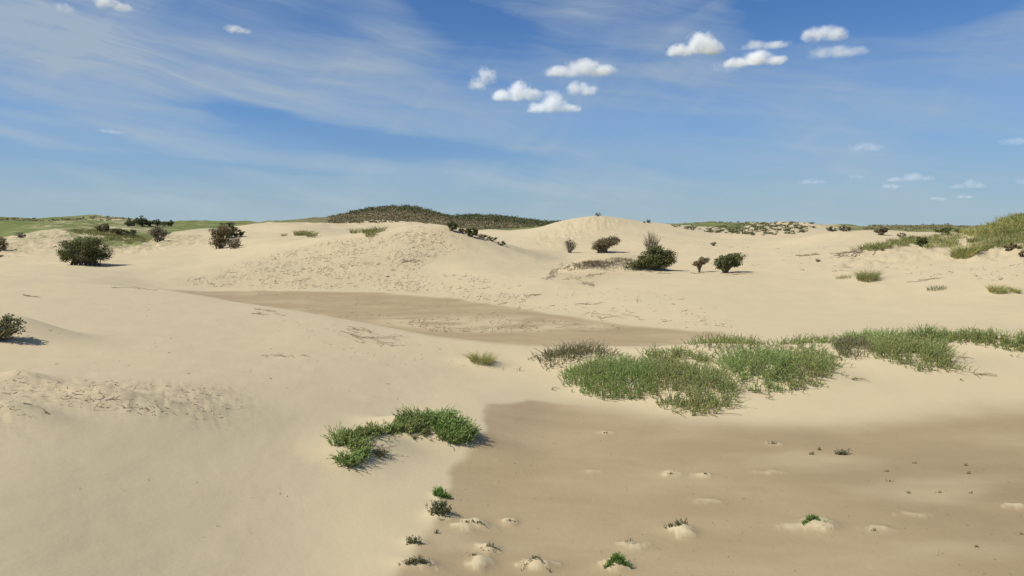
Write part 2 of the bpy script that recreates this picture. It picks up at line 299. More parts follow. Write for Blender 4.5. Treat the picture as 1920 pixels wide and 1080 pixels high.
# little sand tails piled against sprouts on the damp flat
TAILS = [(1155, 1062, .22, .15, .09), (1275, 996, .24, .13, .08), (1285, 1006, .16, .09, .05), (1530, 982, .30, .13, .07), (1545, 992, .2, .09, .04), (888, 984, .26, .13, .07), (862, 990, .2, .09, .05), (953, 980, .12, .10, .06), (915, 1030, .18, .13, .075),
         (903, 1052, .16, .13, .06), (893, 1062, .14, .1, .05), (1002, 1063, .22, .14, .085), (1180, 1024, .22, .09, .05), (822, 968, .2, .24, .08), (822, 930, .13, .12, .05), (776, 1018, .18, .12, .04), (776, 1058, .3, .14, .06),
         (1258, 890, .22, .10, .05), (1318, 892, .17, .10, .05), (1135, 812, .14, .08, .03), (1642, 992, .2, .07, .03), (1450, 832, .16, .1, .03), (1440, 886, .3, .08, .025), (1900, 950, .2, .1, .04), (1110, 884, .2, .07, .02), (1320, 940, .3, .08, .02), (1700, 965, .3, .07, .02), (1490, 990, .3, .12, .03)]
NB = len(BUMPS)
for a in TAILS:
    p_ = bump(*a, rot=-0.15)
    for _ in range(3):
        L_ = a[2] * random.uniform(.35, .7); BUMPS.append((p_[0] + random.uniform(-.2, 1.1) * a[2], p_[1] + random.uniform(-.7, .5) * a[3], L_, L_ * .5, random.uniform(-.6, .3), a[4] * random.uniform(.25, .55), 1.0))

# ------------------------------------------------------------------ object helpers
def tag(o, label=None, cat=None, group=None, kind=None):
    if label: o['label'] = label
    if cat: o['category'] = cat
    if group: o['group'] = group
    if kind: o['kind'] = kind
    return o
def empty(name, loc, label, cat, group=None):
    o = bpy.data.objects.new(name, None); COL.objects.link(o); o.location = loc; o.empty_display_size = 0.2
    return tag(o, label, cat, group)
class MB:
    def __init__(s): s.v = []; s.q = []; s.t = []; s.n = 0
    def add(s, v, q=None, t=None):
        v = np.asarray(v, np.float32).reshape(-1, 3)
        if q is not None and len(q): s.q.append(np.asarray(q, np.int64) + s.n)
        if t is not None and len(t): s.t.append(np.asarray(t, np.int64) + s.n)
        s.v.append(v); s.n += len(v)
    def mesh(s, name, mat, smooth=False):
        v = np.concatenate(s.v) if s.v else np.zeros((0, 3), np.float32)
        q = np.concatenate(s.q) if s.q else np.zeros((0, 4), np.int64); t = np.concatenate(s.t) if s.t else np.zeros((0, 3), np.int64)
        me = bpy.data.meshes.new(name); me.vertices.add(len(v)); me.vertices.foreach_set('co', v.ravel())
        idx = np.concatenate([q.ravel(), t.ravel()]).astype(np.int32); me.loops.add(len(idx)); me.loops.foreach_set('vertex_index', idx)
        st = np.concatenate([np.arange(len(q)) * 4, len(q) * 4 + np.arange(len(t)) * 3]).astype(np.int32)
        me.polygons.add(len(st)); me.polygons.foreach_set('loop_start', st)
        if smooth: me.polygons.foreach_set('use_smooth', np.ones(len(st), bool))
        me.update(calc_edges=True); me.validate()
        if mat: me.materials.append(mat)
        return me
    def build(s, name, mat, parent=None, loc=None, smooth=False):
        o = bpy.data.objects.new(name, s.mesh(name, mat, smooth)); COL.objects.link(o)
        if parent: o.parent = parent
        if loc is not None: o.location = loc
        return o
    def tubes(s, P, Rr, k=3):
        """P (N,M,3) centre lines, Rr (N,M) radii"""
        P = np.asarray(P, float); N, M, _ = P.shape
        tg = np.gradient(P, axis=1); tg /= np.linalg.norm(tg, axis=2, keepdims=True) + 1e-9
        ref = np.where(np.abs(tg[..., 2:3]) > 0.9, np.array([1., 0, 0]), np.array([0, 0, 1.]))
        a = np.cross(tg, ref); a /= np.linalg.norm(a, axis=2, keepdims=True) + 1e-9; b = np.cross(tg, a)
        an = np.arange(k) * 2 * math.pi / k
        ring = P[:, :, None] + Rr[:, :, None, None] * (a[:, :, None] * np.cos(an)[None, None, :, None] + b[:, :, None] * np.sin(an)[None, None, :, None])
        i = np.arange(N)[:, None, None] * M * k; j = np.arange(M - 1)[None, :, None] * k; c = np.arange(k)[None, None, :]; c2 = (c + 1) % k
        q = np.stack([i + j + c, i + j + c2, i + j + k + c2, i + j + k + c], -1).reshape(-1, 4)
        s.add(ring.reshape(-1, 3), q)
    def leaves(s, C, D, S, L, W):
        """diamond leaves: base C, direction D, side S, length, width"""
        N = len(C); L = np.broadcast_to(L, N)[:, None]; W = np.broadcast_to(W, N)[:, None]
        nrm = np.cross(D, S)
        mid = C + D * L * 0.5
        v = np.stack([C, mid + S * W * .5 + nrm * W * .12, C + D * L, mid - S * W * .5 + nrm * W * .12], 1)
        s.add(v.reshape(-1, 3), np.arange(N * 4).reshape(N, 4))
    def blades(s, P, Wd, side):
        P = np.asarray(P, float); N, M, _ = P.shape
        o = side[:, None] * Wd[:, :, None] * 0.5
        v = np.stack([P - o, P + o], 2)
        i = np.arange(N)[:, None] * M * 2; j = np.arange(M - 1)[None] * 2
        q = np.stack([i + j, i + j + 1, i + j + 3, i + j + 2], -1).reshape(-1, 4); s.add(v.reshape(-1, 3), q)
def unit(v): return v / (np.linalg.norm(v, axis=-1, keepdims=True) + 1e-9)
def rdir(n, zmin=-1.0):
    v = rng.normal(size=(n, 3)); v = unit(v); v[:, 2] = np.where(v[:, 2] < zmin, -v[:, 2], v[:, 2]); return v

# ------------------------------------------------------------------ materials
def mat(name): m = bpy.data.materials.new(name); m.use_nodes = True; return m, NT(m.node_tree)
def finish(T, colr, rough=0.9, bump=None, bstr=0.3, bdist=0.02, spec=0.2, trans=None):
    p = T.n('ShaderNodeBsdfPrincipled'); T.put(p.inputs['Base Color'], colr if isinstance(colr, bpy.types.NodeSocket) else (*colr, 1))
    T.put(p.inputs['Roughness'], rough); p.inputs['Specular IOR Level'].default_value = spec
    if bump is not None:
        b = T.n('ShaderNodeBump'); b.inputs['Strength'].default_value = bstr; b.inputs['Distance'].default_value = bdist
        T.link(bump, b.inputs['Height']); T.link(b.outputs[0], p.inputs['Normal'])
    o = T.n('ShaderNodeOutputMaterial'); sh = p.outputs[0]
    if trans:
        tr = T.n('ShaderNodeBsdfTranslucent'); T.put(tr.inputs[0], colr if isinstance(colr, bpy.types.NodeSocket) else (*colr, 1))
        mx = T.n('ShaderNodeMixShader'); mx.inputs[0].default_value = trans; T.link(sh, mx.inputs[1]); T.link(tr.outputs[0], mx.inputs[2]); sh = mx.outputs[0]
    T.link(sh, o.inputs[0])
def leaf_mat(name, cols, trans=0.30, rough=0.6, big=1.7, amt=0.6):
    m, T = mat(name); g = T.n('ShaderNodeNewGeometry'); r = g.outputs['Random Per Island']
    oi = T.n('ShaderNodeTexCoord'); big = T.noise(oi.outputs['Object'], big, 3)
    c = T.mix(T.m('GREATER_THAN', r, 0.4), cols[0], cols[1]); c = T.mix(T.m('GREATER_THAN', r, 0.86), c, cols[2])
    c = T.mix(T.ramp(big, 0.38, 0.62, 0, amt), c, cols[3] if len(cols) > 3 else cols[1])
    finish(T, c, rough, trans=trans, spec=0.25); return m
def bark_mat(name, a, b):
    m, T = mat(name); tc = T.n('ShaderNodeTexCoord'); n = T.noise(tc.outputs['Object'], 9, 5); g = T.n('ShaderNodeNewGeometry')
    c = T.mix(n, a, b); c = T.mix(T.m('MULTIPLY', g.outputs['Random Per Island'], 0.5), c, b)
    finish(T, c, 0.9, n, 0.5, 0.02); return m
M_WILLOW = leaf_mat('willow_leaf', [(0.282, 0.340, 0.103), (0.379, 0.431, 0.153), (0.552, 0.512, 0.206), (0.238, 0.340, 0.113)])
M_WILLOW_G = leaf_mat('willow_leaf_fresh', [(0.237, 0.365, 0.111), (0.334, 0.449, 0.143), (0.523, 0.546, 0.205), (0.261, 0.401, 0.119)])
M_WILLOW_P = leaf_mat('willow_leaf_dull', [(0.213, 0.223, 0.103), (0.268, 0.257, 0.126), (0.356, 0.326, 0.172), (0.205, 0.216, 0.110)])
M_MARRAM = leaf_mat('marram_blade', [(0.207, 0.230, 0.074), (0.269, 0.272, 0.102), (0.455, 0.351, 0.180), (0.179, 0.212, 0.072)], 0.3)
M_MARRAM_G = leaf_mat('marram_blade_green', [(0.245, 0.271, 0.083), (0.337, 0.334, 0.111), (0.620, 0.409, 0.205), (0.259, 0.295, 0.094)], 0.3)
M_SPROUT = leaf_mat('sprout_leaf', [(0.128, 0.257, 0.048), (0.180, 0.338, 0.072), (0.255, 0.378, 0.112), (0.150, 0.297, 0.064)], 0.3)
M_SPROUT_D = leaf_mat('sprout_leaf_dull', [(0.120, 0.144, 0.061), (0.168, 0.186, 0.088), (0.252, 0.228, 0.132), (0.144, 0.156, 0.077)], 0.25)
M_TREE = leaf_mat('hawthorn_leaf', [(0.089, 0.114, 0.035), (0.137, 0.156, 0.050), (0.241, 0.212, 0.086), (0.115, 0.114, 0.048)], 0.22)
M_TREE_B = leaf_mat('hawthorn_leaf_brown', [(0.151, 0.125, 0.055), (0.212, 0.165, 0.083), (0.322, 0.233, 0.138), (0.131, 0.116, 0.055)], 0.22)
M_TREE_G = leaf_mat('bush_leaf_grey', [(0.149, 0.128, 0.088), (0.210, 0.176, 0.120), (0.298, 0.240, 0.176), (0.175, 0.160, 0.096)], 0.2)
M_SCRUB = leaf_mat('scrub_leaf', [(0.116, 0.119, 0.049), (0.194, 0.166, 0.085), (0.310, 0.235, 0.140), (.230, .185, .105)], 0.15, big=.12, amt=.5)
M_SCRUB_D = leaf_mat('scrub_leaf_dark', [(0.061, 0.086, 0.032), (0.098, 0.118, 0.046), (0.184, 0.162, 0.072), (.105, .110, .050)], 0.15, big=.12, amt=.5)
M_BARK = bark_mat('grey_bark', (.10, .085, .065), (.19, .165, .13))
M_TWIG = bark_mat('weathered_wood', (.16, .125, .085), (.32, .265, .18))
M_STEM = bark_mat('shoot_stem', (.12, .09, .05), (.20, .16, .09))

# sand
m_sand, T = mat('sand')
geo = T.n('ShaderNodeNewGeometry'); P = geo.outputs['Position']
wet = T.attr('wet'); veg = T.attr('veg'); scr = T.attr('scrub'); lit = T.attr('litter')
n_big = T.noise(P, 0.10, 4); n_mid = T.noise(P, 0.9, 5); n_fine = T.noise(P, 9, 5, 0.65); n_gr = T.noise(P, 160, 2)
dry = T.mix(T.ramp(n_big, 0.3, 0.7), (.470, .396, .254), (.440, .376, .246))
dry = T.mix(T.ramp(n_mid, 0.35, 0.75, 0, 0.35), dry, (.415, .345, .225))
dry = T.mix(T.m('MULTIPLY', lit, T.ramp(n_fine, 0.40, 0.68, 0, 0.55)), dry, (.30, .235, .145))
st = T.n('ShaderNodeMapping'); T.link(P, st.inputs[0]); st.inputs['Scale'].default_value = (0.45, 0.8, 1); st.inputs['Rotation'].default_value = (0, 0, 0.6)
n_st = T.noise(st.outputs[0], 0.9, 6, 0.6, 0.4)
wetc = T.mix(T.ramp(n_st, 0.32, 0.72), (.290, .226, .134), (.334, .264, .160))
wetc = T.mix(T.ramp(n_fine, 0.60, 0.80, 0, 0.3), wetc, (.38, .32, .21))
wetc = T.mix(T.m('MULTIPLY', T.attr('damp'), T.ramp(n_mid, 0.2, 0.6, 0.6, 1.0)), wetc, (.232, .178, .104))
c = T.mix(wet, dry, wetc)
vg = T.mix(T.ramp(T.noise(P, 0.25, 5), 0.35, 0.65), (.105, .135, .038), (.175, .185, .070))
vg = T.mix(T.ramp(T.noise(P, 1.4, 5, 0.7), 0.45, 0.7), vg, (.085, .115, .035))
sb = T.mix(T.ramp(T.noise(P, 0.6, 6, 0.7), 0.38, 0.62), (.095, .088, .045), (.20, .17, .10))
vg = T.mix(scr, vg, sb)
vm = T.ramp(T.m('ADD', T.m('MULTIPLY', T.noise(P, 0.7, 6, 0.7), 0.8), veg), 0.72, 0.98)
c = T.mix(vm, c, vg)
c = T.mix(T.ramp(n_gr, 0.35, 0.75, 0, 0.10), c, (.25, .20, .13))
hgt = T.m('ADD', T.m('MULTIPLY', n_fine, T.m('ADD', 0.6, T.m('MULTIPLY', wet, 0.5))), T.m('ADD', T.m('MULTIPLY', n_mid, 2.0), T.m('MULTIPLY', n_gr, 0.05)))
finish(T, c, 0.95, hgt, 0.16, 0.05, spec=0.1)

# ------------------------------------------------------------------ the ground
fine = np.radians(np.arange(-39, 39.001, 0.085)); coarse = np.radians(np.arange(42, 319, 3.0)); azs = np.concatenate([fine, coarse])
dd = [0.6]
while dd[-1] < 4900:
    x = dd[-1]
    dd.append(x * (1.12 if x < 3 else 1.0095 if x < 40 else 1.010 if x < 250 else 1.03 if x < 420 else 1.25))
dd = np.array(dd); na, nd = len(azs), len(dd)
GX = np.sin(azs)[None] * dd[:, None]; GY = np.cos(azs)[None] * dd[:, None]
GZ = height(GX, GY)
x, y, z = GX.ravel(), GY.ravel(), GZ.ravel(); d = np.hypot(x, y); azv = np.arctan2(x, y); pxv = CX + F * np.tan(np.clip(azv, -1.2, 1.2)) * _cp
wx = x + 0.20 * fbm(x, y, 4, 1 / 1.6) * (1 + d / 25); wy = y + 0.20 * fbm(x + 90, y, 4, 1 / 1.6) * (1 + d / 25)
bl = sstep(x, 0.0, 2.5); wetv = zone_val('wet_near', wx, wy, 0.12) * (1 - bl) + zone_val('wet_near', wx, wy, 0.95) * bl
wetv = np.maximum(wetv, zone_val('wet_mid', wx, wy, 0.5))
wetv *= 1 - 0.75 * zone_val('pale_strip', wx, wy, 1.2) * sstep(fbm(x, y * 1.5, 3, 1 / 2.5), -0.25, 0.15)
wetv *= 1 - 0.35 * sstep(fbm(x * 0.6, y * 1.4, 4, 1 / 3.0), 0.05, 0.45)
for (bx, by, L, W, rot, h, pw) in BUMPS[NB:]:
    m = np.hypot(x - bx, y - by) < 2.5 * L
    if m.any():
        c_, s_ = math.cos(rot), math.sin(rot); u = ((x[m] - bx) * c_ + (y[m] - by) * s_) / L; v = (-(x[m] - bx) * s_ + (y[m] - by) * c_) / W
        nn = fbm(x[m], y[m], 3, 9.0)
        wetv[m] *= 1 - sstep(np.exp(-(u * u + v * v)) + nn * 0.6, 0.25, 0.75) * min(1.0, h / 0.045)
def lin(px, *pts): return np.interp(px, [p[0] for p in pts], [p[1] for p in pts])
d0 = lin(pxv, (0, 128), (110, 135), (150, 112), (260, 105), (330, 135), (450, 160), (560, 172), (840, 172), (960, 140), (1020, 133), (1180, 140), (1380, 138), (1400, 150), (1530, 152), (1620, 120), (1800, 110), (1830, 76), (1900, 66), (2000, 60))
vegv = sstep(d, d0, d0 * 1.09) * lin(pxv, (0, .66), (120, .56), (240, .46), (340, .62), (460, .62), (500, .5), (580, .95), (1240, .95), (1385, .95), (1410, .34), (1530, .36), (1600, .6), (1750, .66), (1840, .48), (2000, .55))
vegv = vegv + 0.30 * fbm(x, y, 3, 1 / 9.0) * (vegv > 0.02)
vegv = np.maximum(vegv, 0.36 * zone_val('left_bank', x, y, 2.5) + 0.1 * zone_val('left_bank', x, y, 2.5) * fbm(x, y, 2, 1 / 5.0))
scv = lin(pxv, (500, 0), (620, .95), (1030, .95), (1180, .2)) * sstep(d, 168, 175)
litv = np.clip(zone_val('litter_face', x, y, 2.0) + zone_val('litter_near', x, y, 0.6) + zone_val('left_bank', x, y, 2) + 0.7 * zone_val('hummocks_right', x, y, 2) + 0.7 * zone_val('ridge_top', x, y, 2) + zone_val('mound_face', x, y, .8), 0, 1)
g = MB(); V = np.stack([x, y, z], 1); V = np.concatenate([V, [[0, 0, 1.8]]])
i = np.arange(nd - 1)[:, None] * na; j = np.arange(na)[None]; j2 = (j + 1) % na
q = np.stack([i + j, i + j2, i + na + j2, i + na + j], -1).reshape(-1, 4)[:, ::-1]
t = np.stack([np.full(na, nd * na), np.arange(na), (np.arange(na) + 1) % na], 1)[:, ::-1]
g.add(V, q, t); ground = g.build('ground', m_sand, smooth=True); tag(ground, kind='structure')
dampv = 0.75 * sstep(x + 0.25 * y, 6.0, 12.0) * sstep(19 - y, 0, 8) + 0.18 * sstep(fbm(x, y * 1.4, 4, 1 / 2.5), -0.1, 0.35)
for nm, a in (('damp', dampv), ('wet', wetv), ('veg', vegv), ('scrub', scv), ('litter', litv)):
    at = ground.data.attributes.new(nm, 'FLOAT', 'POINT'); at.data.foreach_set('value', np.append(a, 0).astype(np.float32))

def normal_at(x, y, e=0.25):
    n = Vector((float(height(x - e, y) - height(x + e, y)), float(height(x, y - e) - height(x, y + e)), 2 * e)); return n.normalized()

# ------------------------------------------------------------------ low willow shrubs on the near sand
def shrub(name, label, cat, foot, n, hgt, leafm, cover=1.0, leaf=0.062, lean=(0.12, 0.0), bare=0.12, group=None, spread=0.34, sprawl=0, gap=0.3):
    """foot: outline in photo pixels of where its stems leave the sand"""
    fm = np.mean(foot, 0); big_ = n >= 400 and fm[1] < 760; foot = [tuple(fm + (np.array(q_) - fm) * ([1.14, 1.18] if big_ else [.93, 1.0])) for q_ in foot]
    poly = hits([p[0] for p in foot], [p[1] for p in foot]); c = poly.mean(0); c[2] = float(height(c[0], c[1]))
    PZONES['_t'] = poly[:, :2]
    lo, hi = poly[:, :2].min(0) - .3, poly[:, :2].max(0) + .3; X = []
    seed = rng.uniform(0, 500); n = int(n * 1.2)
    while len(X) < n:
        p = rng.uniform(lo, hi, (n * 3, 2)); keep = zone_val('_t', p[:, 0], p[:, 1], 0.30 if big_ else 0.12) > rng.uniform(0.2, 1, len(p))
        keep &= (fbm(p[:, 0] + seed, p[:, 1], 3, 1.3) + .7 * fbm(p[:, 0], p[:, 1] + seed, 2, 3.6) + rng.normal(0, .10, len(p))) > (-0.28 + gap * 0.6)
        X += list(p[keep])
    X = np.array(X[:n]); k_ = n // 11; X[:k_] = X[:k_] + rng.normal(0, 1, (k_, 2)) * ([.30, .26] if big_ else [.12, .12]); z0 = height(X[:, 0], X[:, 1]); N = n
    edge = zone_val('_t', X[:, 0], X[:, 1], 0.75)
    H = hgt * 0.92 * (0.32 + 0.68 * edge) * rng.uniform(0.35, 1.35, N) * (1 + 0.75 * fbm(X[:, 0], X[:, 1] + seed, 3, 1.9))
    rad = unit(X - c[:2]); az_ = rng.uniform(0, 2 * math.pi, N); rr = rng.normal(0, spread, N)
    out = (np.stack([np.cos(az_), np.sin(az_)], 1) * np.abs(rr)[:, None] + rad * (1 - edge)[:, None] * 0.9 + np.array(lean))
    M = 5; tt = np.linspace(0, 1, M)
    Pn = np.zeros((N, M, 3)); B = np.stack([X[:, 0], X[:, 1], z0 - 0.03], 1)
    for k, s in enumerate(tt):
        Pn[:, k, :2] = B[:, :2] + out * (H * (0.35 * s + 0.65 * s * s))[:, None] ; Pn[:, k, 2] = B[:, 2] + H * (s - 0.12 * s * s)
    Pn[:, 1:] += rng.normal(0, 0.012, (N, M - 1, 3))
    root = empty(name, c, label, cat, group)
    st = MB(); st.tubes(Pn - c, np.tile(np.linspace(0.006, 0.0022, M), (N, 1)), 3)
    if sprawl:                                         # long runners trailing over the sand
        k = sprawl; th = rng.uniform(-1.9, 0.4, k); L = rng.uniform(.2, .7, k); e = np.argsort(edge)[:max(k, 4)]; S0 = B[rng.choice(e, k)]
        s = np.linspace(0, 1, 6)[None, :, None]; dr = np.stack([np.cos(th), np.sin(th), 0 * th], 1)
        Q = S0[:, None] + dr[:, None] * L[:, None, None] * s + np.cumsum(rng.normal(0, .03, (k, 6, 3)), 1) * [1, 1, 0]
        Q[..., 2] = height(Q[..., 0], Q[..., 1]) + 0.02 + 0.05 * np.sin(s[..., 0] * 3) * rng.uniform(.3, 1, (k, 1)); st.tubes(Q - c, np.tile(np.linspace(0.011, 0.004, 6), (k, 1)), 4)
    tag(st.build('stems', M_STEM, root), kind='stuff')
    # leaves along every shoot
    per = int(24 * cover); s = rng.uniform(bare, 1.0, (N, per)); f = s * (M - 1); k0 = np.minimum(f.astype(int), M - 2); fr = (f - k0)[..., None]
    r = np.arange(N)[:, None]; C = Pn[r, k0] * (1 - fr) + Pn[r, k0 + 1] * fr; tgt = unit(Pn[r, k0 + 1] - Pn[r, k0])
    C = C.reshape(-1, 3); tgt = tgt.reshape(-1, 3); rd = rdir(len(C)); D = unit(tgt * 1.5 + rd * 0.55); S = unit(np.cross(D, rdir(len(C))))
    lf = MB(); L = leaf * rng.uniform(.6, 1.25, len(C)) * (1.15 - 0.45 * s.ravel()); lf.leaves(C - c, D, S, L, L * 0.21)
    tag(lf.build('foliage', leafm, root), kind='stuff')
    return root
G1 = 'low willow shrubs on the near sand bank'
shrub('low_shrub', 'dense dark green rounded end of the curved shrub row, casting a shadow to its right', 'shrub',
      [(745, 790), (800, 783), (850, 790), (893, 815), (880, 829), (842, 830), (820, 812), (800, 797), (760, 797)], 900, .36, M_WILLOW_G, 1.1, lean=(.05, .0), gap=0.0)
shrub('low_shrub', 'thin grey-green middle of the curved shrub row on the crest of a small sand swell', 'shrub',
      [(640, 822), (690, 812), (745, 795), (790, 803), (788, 814), (740, 810), (690, 822), (640, 838)], 620, .32, M_WILLOW, 1.0, bare=.1, gap=-.1)
shrub('low_shrub', 'open leggy green shrub at the left front end of the curved shrub row', 'shrub',
      [(625, 828), (650, 832), (685, 838), (688, 862), (655, 876), (632, 868), (620, 845)], 300, .36, M_WILLOW_G, 0.9, spread=.6, gap=.1)
shrub('low_shrub', 'tiny separate brownish shrublet on bare sand inside the curve of the shrub row', 'shrub',
      [(700, 850), (712, 846), (722, 852), (712, 858)], 38, .20, M_WILLOW_P, 1.0, spread=.8, leaf=.045)
shrub('low_shrub', 'thin brownish sprigs on the swell between the two green ends of the curved row', 'shrub',
      [(757, 812), (785, 806), (800, 814), (782, 820), (765, 820)], 50, .17, M_WILLOW_P, .9, spread=.6, leaf=.045)
shrub('low_shrub', 'dull purplish-green open shrub at the left tip of the big near shrub patch', 'shrub',
      [(1012, 675), (1045, 662), (1090, 658), (1150, 668), (1120, 676), (1060, 682), (1035, 690)], 430, .40, M_WILLOW_P, 1.0, spread=.55, gap=.1, sprawl=6)
shrub('low_shrub', 'large dense green shrub on the left of the big near patch, above the damp flat', 'shrub',
      [(1070, 700), (1110, 688), (1160, 684), (1210, 695), (1220, 735), (1150, 748), (1105, 738), (1070, 722)], 1500, .46, M_WILLOW_G, 1.1, gap=0., sprawl=10)
shrub('low_shrub', 'broad olive-green shrub with long bare runners trailing onto the sand below it', 'shrub',
      [(1210, 698), (1280, 696), (1350, 706), (1375, 735), (1365, 760), (1310, 772), (1250, 762), (1215, 740)], 1300, .42, M_WILLOW, 1.0, gap=.12, sprawl=26)
shrub('low_shrub', 'thin pale green shrub growing through white sand behind the large dense one', 'shrub',
      [(1215, 662), (1290, 660), (1330, 668), (1310, 684), (1240, 690), (1200, 684)], 420, .36, M_WILLOW, .9, gap=.35)
shrub('low_shrub', 'narrow strip of green shoots along the far edge of the near patch, left half', 'shrub',
      [(1300, 650), (1370, 645), (1440, 648), (1500, 643), (1560, 648), (1560, 656), (1440, 662), (1340, 664)], 700, .36, M_WILLOW, 1.0, gap=.15)
shrub('low_shrub', 'fresh green shrub mound in the middle of the near patch, spilling towards the damp flat', 'shrub',
      [(1350, 680), (1400, 666), (1470, 668), (1480, 700), (1465, 730), (1420, 732), (1385, 715)], 1100, .44, M_WILLOW_G, 1.1, gap=.05, sprawl=6)
shrub('low_shrub', 'mid-green shrub right of the fresh green mound, ending in a low point on bare sand', 'shrub',
      [(1480, 668), (1540, 665), (1570, 680), (1550, 702), (1520, 725), (1480, 730), (1470, 700)], 900, .38, M_WILLOW, 1.0, gap=.1, sprawl=5)
shrub('low_shrub', 'grey-green thin shrub between two patches, with white sand showing through it', 'shrub',
      [(1560, 645), (1620, 640), (1640, 660), (1600, 680), (1570, 672)], 360, .38, M_WILLOW_P, 1.0, gap=.3)
shrub('low_shrub', 'large green shrub mound below the tallest shoots, its right tip pointing along the sand', 'shrub',
      [(1640, 650), (1700, 645), (1760, 650), (1775, 675), (1790, 692), (1730, 693), (1680, 680), (1650, 672)], 1300, .46, M_WILLOW, 1.05, gap=.05, sprawl=6, lean=(.2, 0))
shrub('low_shrub', 'tall dark green clump standing highest on the skyline of the near patch', 'shrub',
      [(1700, 636), (1740, 630), (1775, 636), (1750, 645), (1710, 646)], 420, .52, M_WILLOW_G, 1.0, gap=.05)
shrub('low_shrub', 'long low green strip between the thin shrub and the tallest clump', 'shrub',
      [(1575, 636), (1640, 630), (1700, 632), (1700, 642), (1640, 646), (1580, 646)], 520, .36, M_WILLOW_G, 1.0, gap=.1)
shrub('low_shrub', 'dark green shrub hedge on the sand crest running out of frame at right', 'shrub',
      [(1780, 634), (1850, 632), (1930, 640), (2020, 648), (2010, 668), (1900, 655), (1830, 645), (1785, 643)], 1100, .42, M_WILLOW, 1.05, gap=.05, lean=(.15, 0))

# small sprigs and tufts around the near patches
def tuft(name, label, cat, px, py, n, hgt, rad, mt, group=None, wid=0.006, droop=0.5, lean=(.1, 0), loc=None, part='blades', flat=1.0):
    p = hit(px, py) if loc is None else loc
    root = empty(name, p, label, cat, group); root['_'] = 0; del root['_']
    me = tuft_mesh(n, hgt, rad, wid, droop, lean, mt, p, flat); o = bpy.data.objects.new(part, me); COL.objects.link(o); o.parent = root; o['kind'] = 'stuff'
    return root
def tuft_mesh(n, hgt, rad, wid, droop, lean, mt, p=None, flat=1.0, mb=None, off=None):
    a = rng.uniform(0, 2 * math.pi, n); r = rad * np.sqrt(rng.uniform(0, 1, n)); B = np.stack([np.cos(a) * r, np.sin(a) * r * flat, 0 * r], 1)
    if p is not None: B[:, 2] = height(B[:, 0] + p[0], B[:, 1] + p[1]) - p[2] - .01
    H = hgt * rng.uniform(.45, 1.1, n); sp = (0.15 + droop * rng.uniform(0, 1, n)) ; a2 = a + rng.normal(0, .8, n)
    o2 = np.stack([np.cos(a2), np.sin(a2)], 1) * sp[:, None] + B[:, :2] / (rad + 1e-6) * 0.35 * droop + np.array(lean)
    M = 5; Pn = np.zeros((n, M, 3))
    for k, s in enumerate(np.linspace(0, 1, M)):
        Pn[:, k, :2] = B[:, :2] + o2 * (H * s ** 1.8)[:, None]; Pn[:, k, 2] = B[:, 2] + H * (s - .35 * droop * s ** 2.5)
    W = wid * rng.uniform(.7, 1.3, (n, 1)) * np.array([1, 1, .85, .6, .1])[None]
    side = unit(np.cross(np.c_[o2, np.ones(n)], rdir(n)))
    if mb is None: mb = MB(); mb.blades(Pn, W, side); return mb.mesh('blades', mt)
    mb.blades(Pn + off, W, side)
tuft('marram_tuft', 'single fresh green marram tuft on a little sand cone left of the big shrub patch', 'grass tuft', 903, 678, 420, .36, .34, M_MARRAM_G, wid=.009, droop=.9, flat=.6)
tuft('marram_tuft', 'larger of two adjoining blurred grass tufts on the open sand slope at right', 'grass tuft', 1626, 524, 520, .75, .62, M_MARRAM, wid=.016, droop=.7)
tuft('marram_tuft', 'small faint grass tuft just left of the larger tuft on the right sand slope', 'grass tuft', 1582, 522, 120, .35, .5, M_MARRAM, wid=.014, droop=.6)
tuft('marram_tuft', 'flat brown-green grass tuft between the two tuft pairs on the right slope', 'grass tuft', 1755, 542, 150, .26, .55, M_SPROUT_D, wid=.015, droop=.7, flat=.5)
tuft('marram_tuft', 'dark green rounded tuft, left one of the pair near the right edge', 'grass tuft', 1870, 547, 420, .45, .40, M_MARRAM_G, wid=.014, droop=.7)
tuft('marram_tuft', 'smaller right one of the dark green tuft pair near the right edge', 'grass tuft', 1903, 548, 200, .34, .26, M_MARRAM_G, wid=.014, droop=.7)
tuft('marram_tuft', 'yellow-green tuft poking above the far edge of the near shrub patch', 'grass tuft', 1539, 641, 160, .32, .2, M_MARRAM, wid=.01, droop=.6)
tuft('grass_sprig', 'thin dead grass sprig on bare sand between the marram tuft and the shrubs', 'grass sprig', 972, 695, 9, .22, .05, M_SPROUT_D, wid=.009, droop=.6)
tuft('grass_sprig', 'single upright dead blade pair just right of the marram tuft', 'grass sprig', 943, 694, 3, .2, .02, M_SPROUT_D, wid=.008, droop=.2)

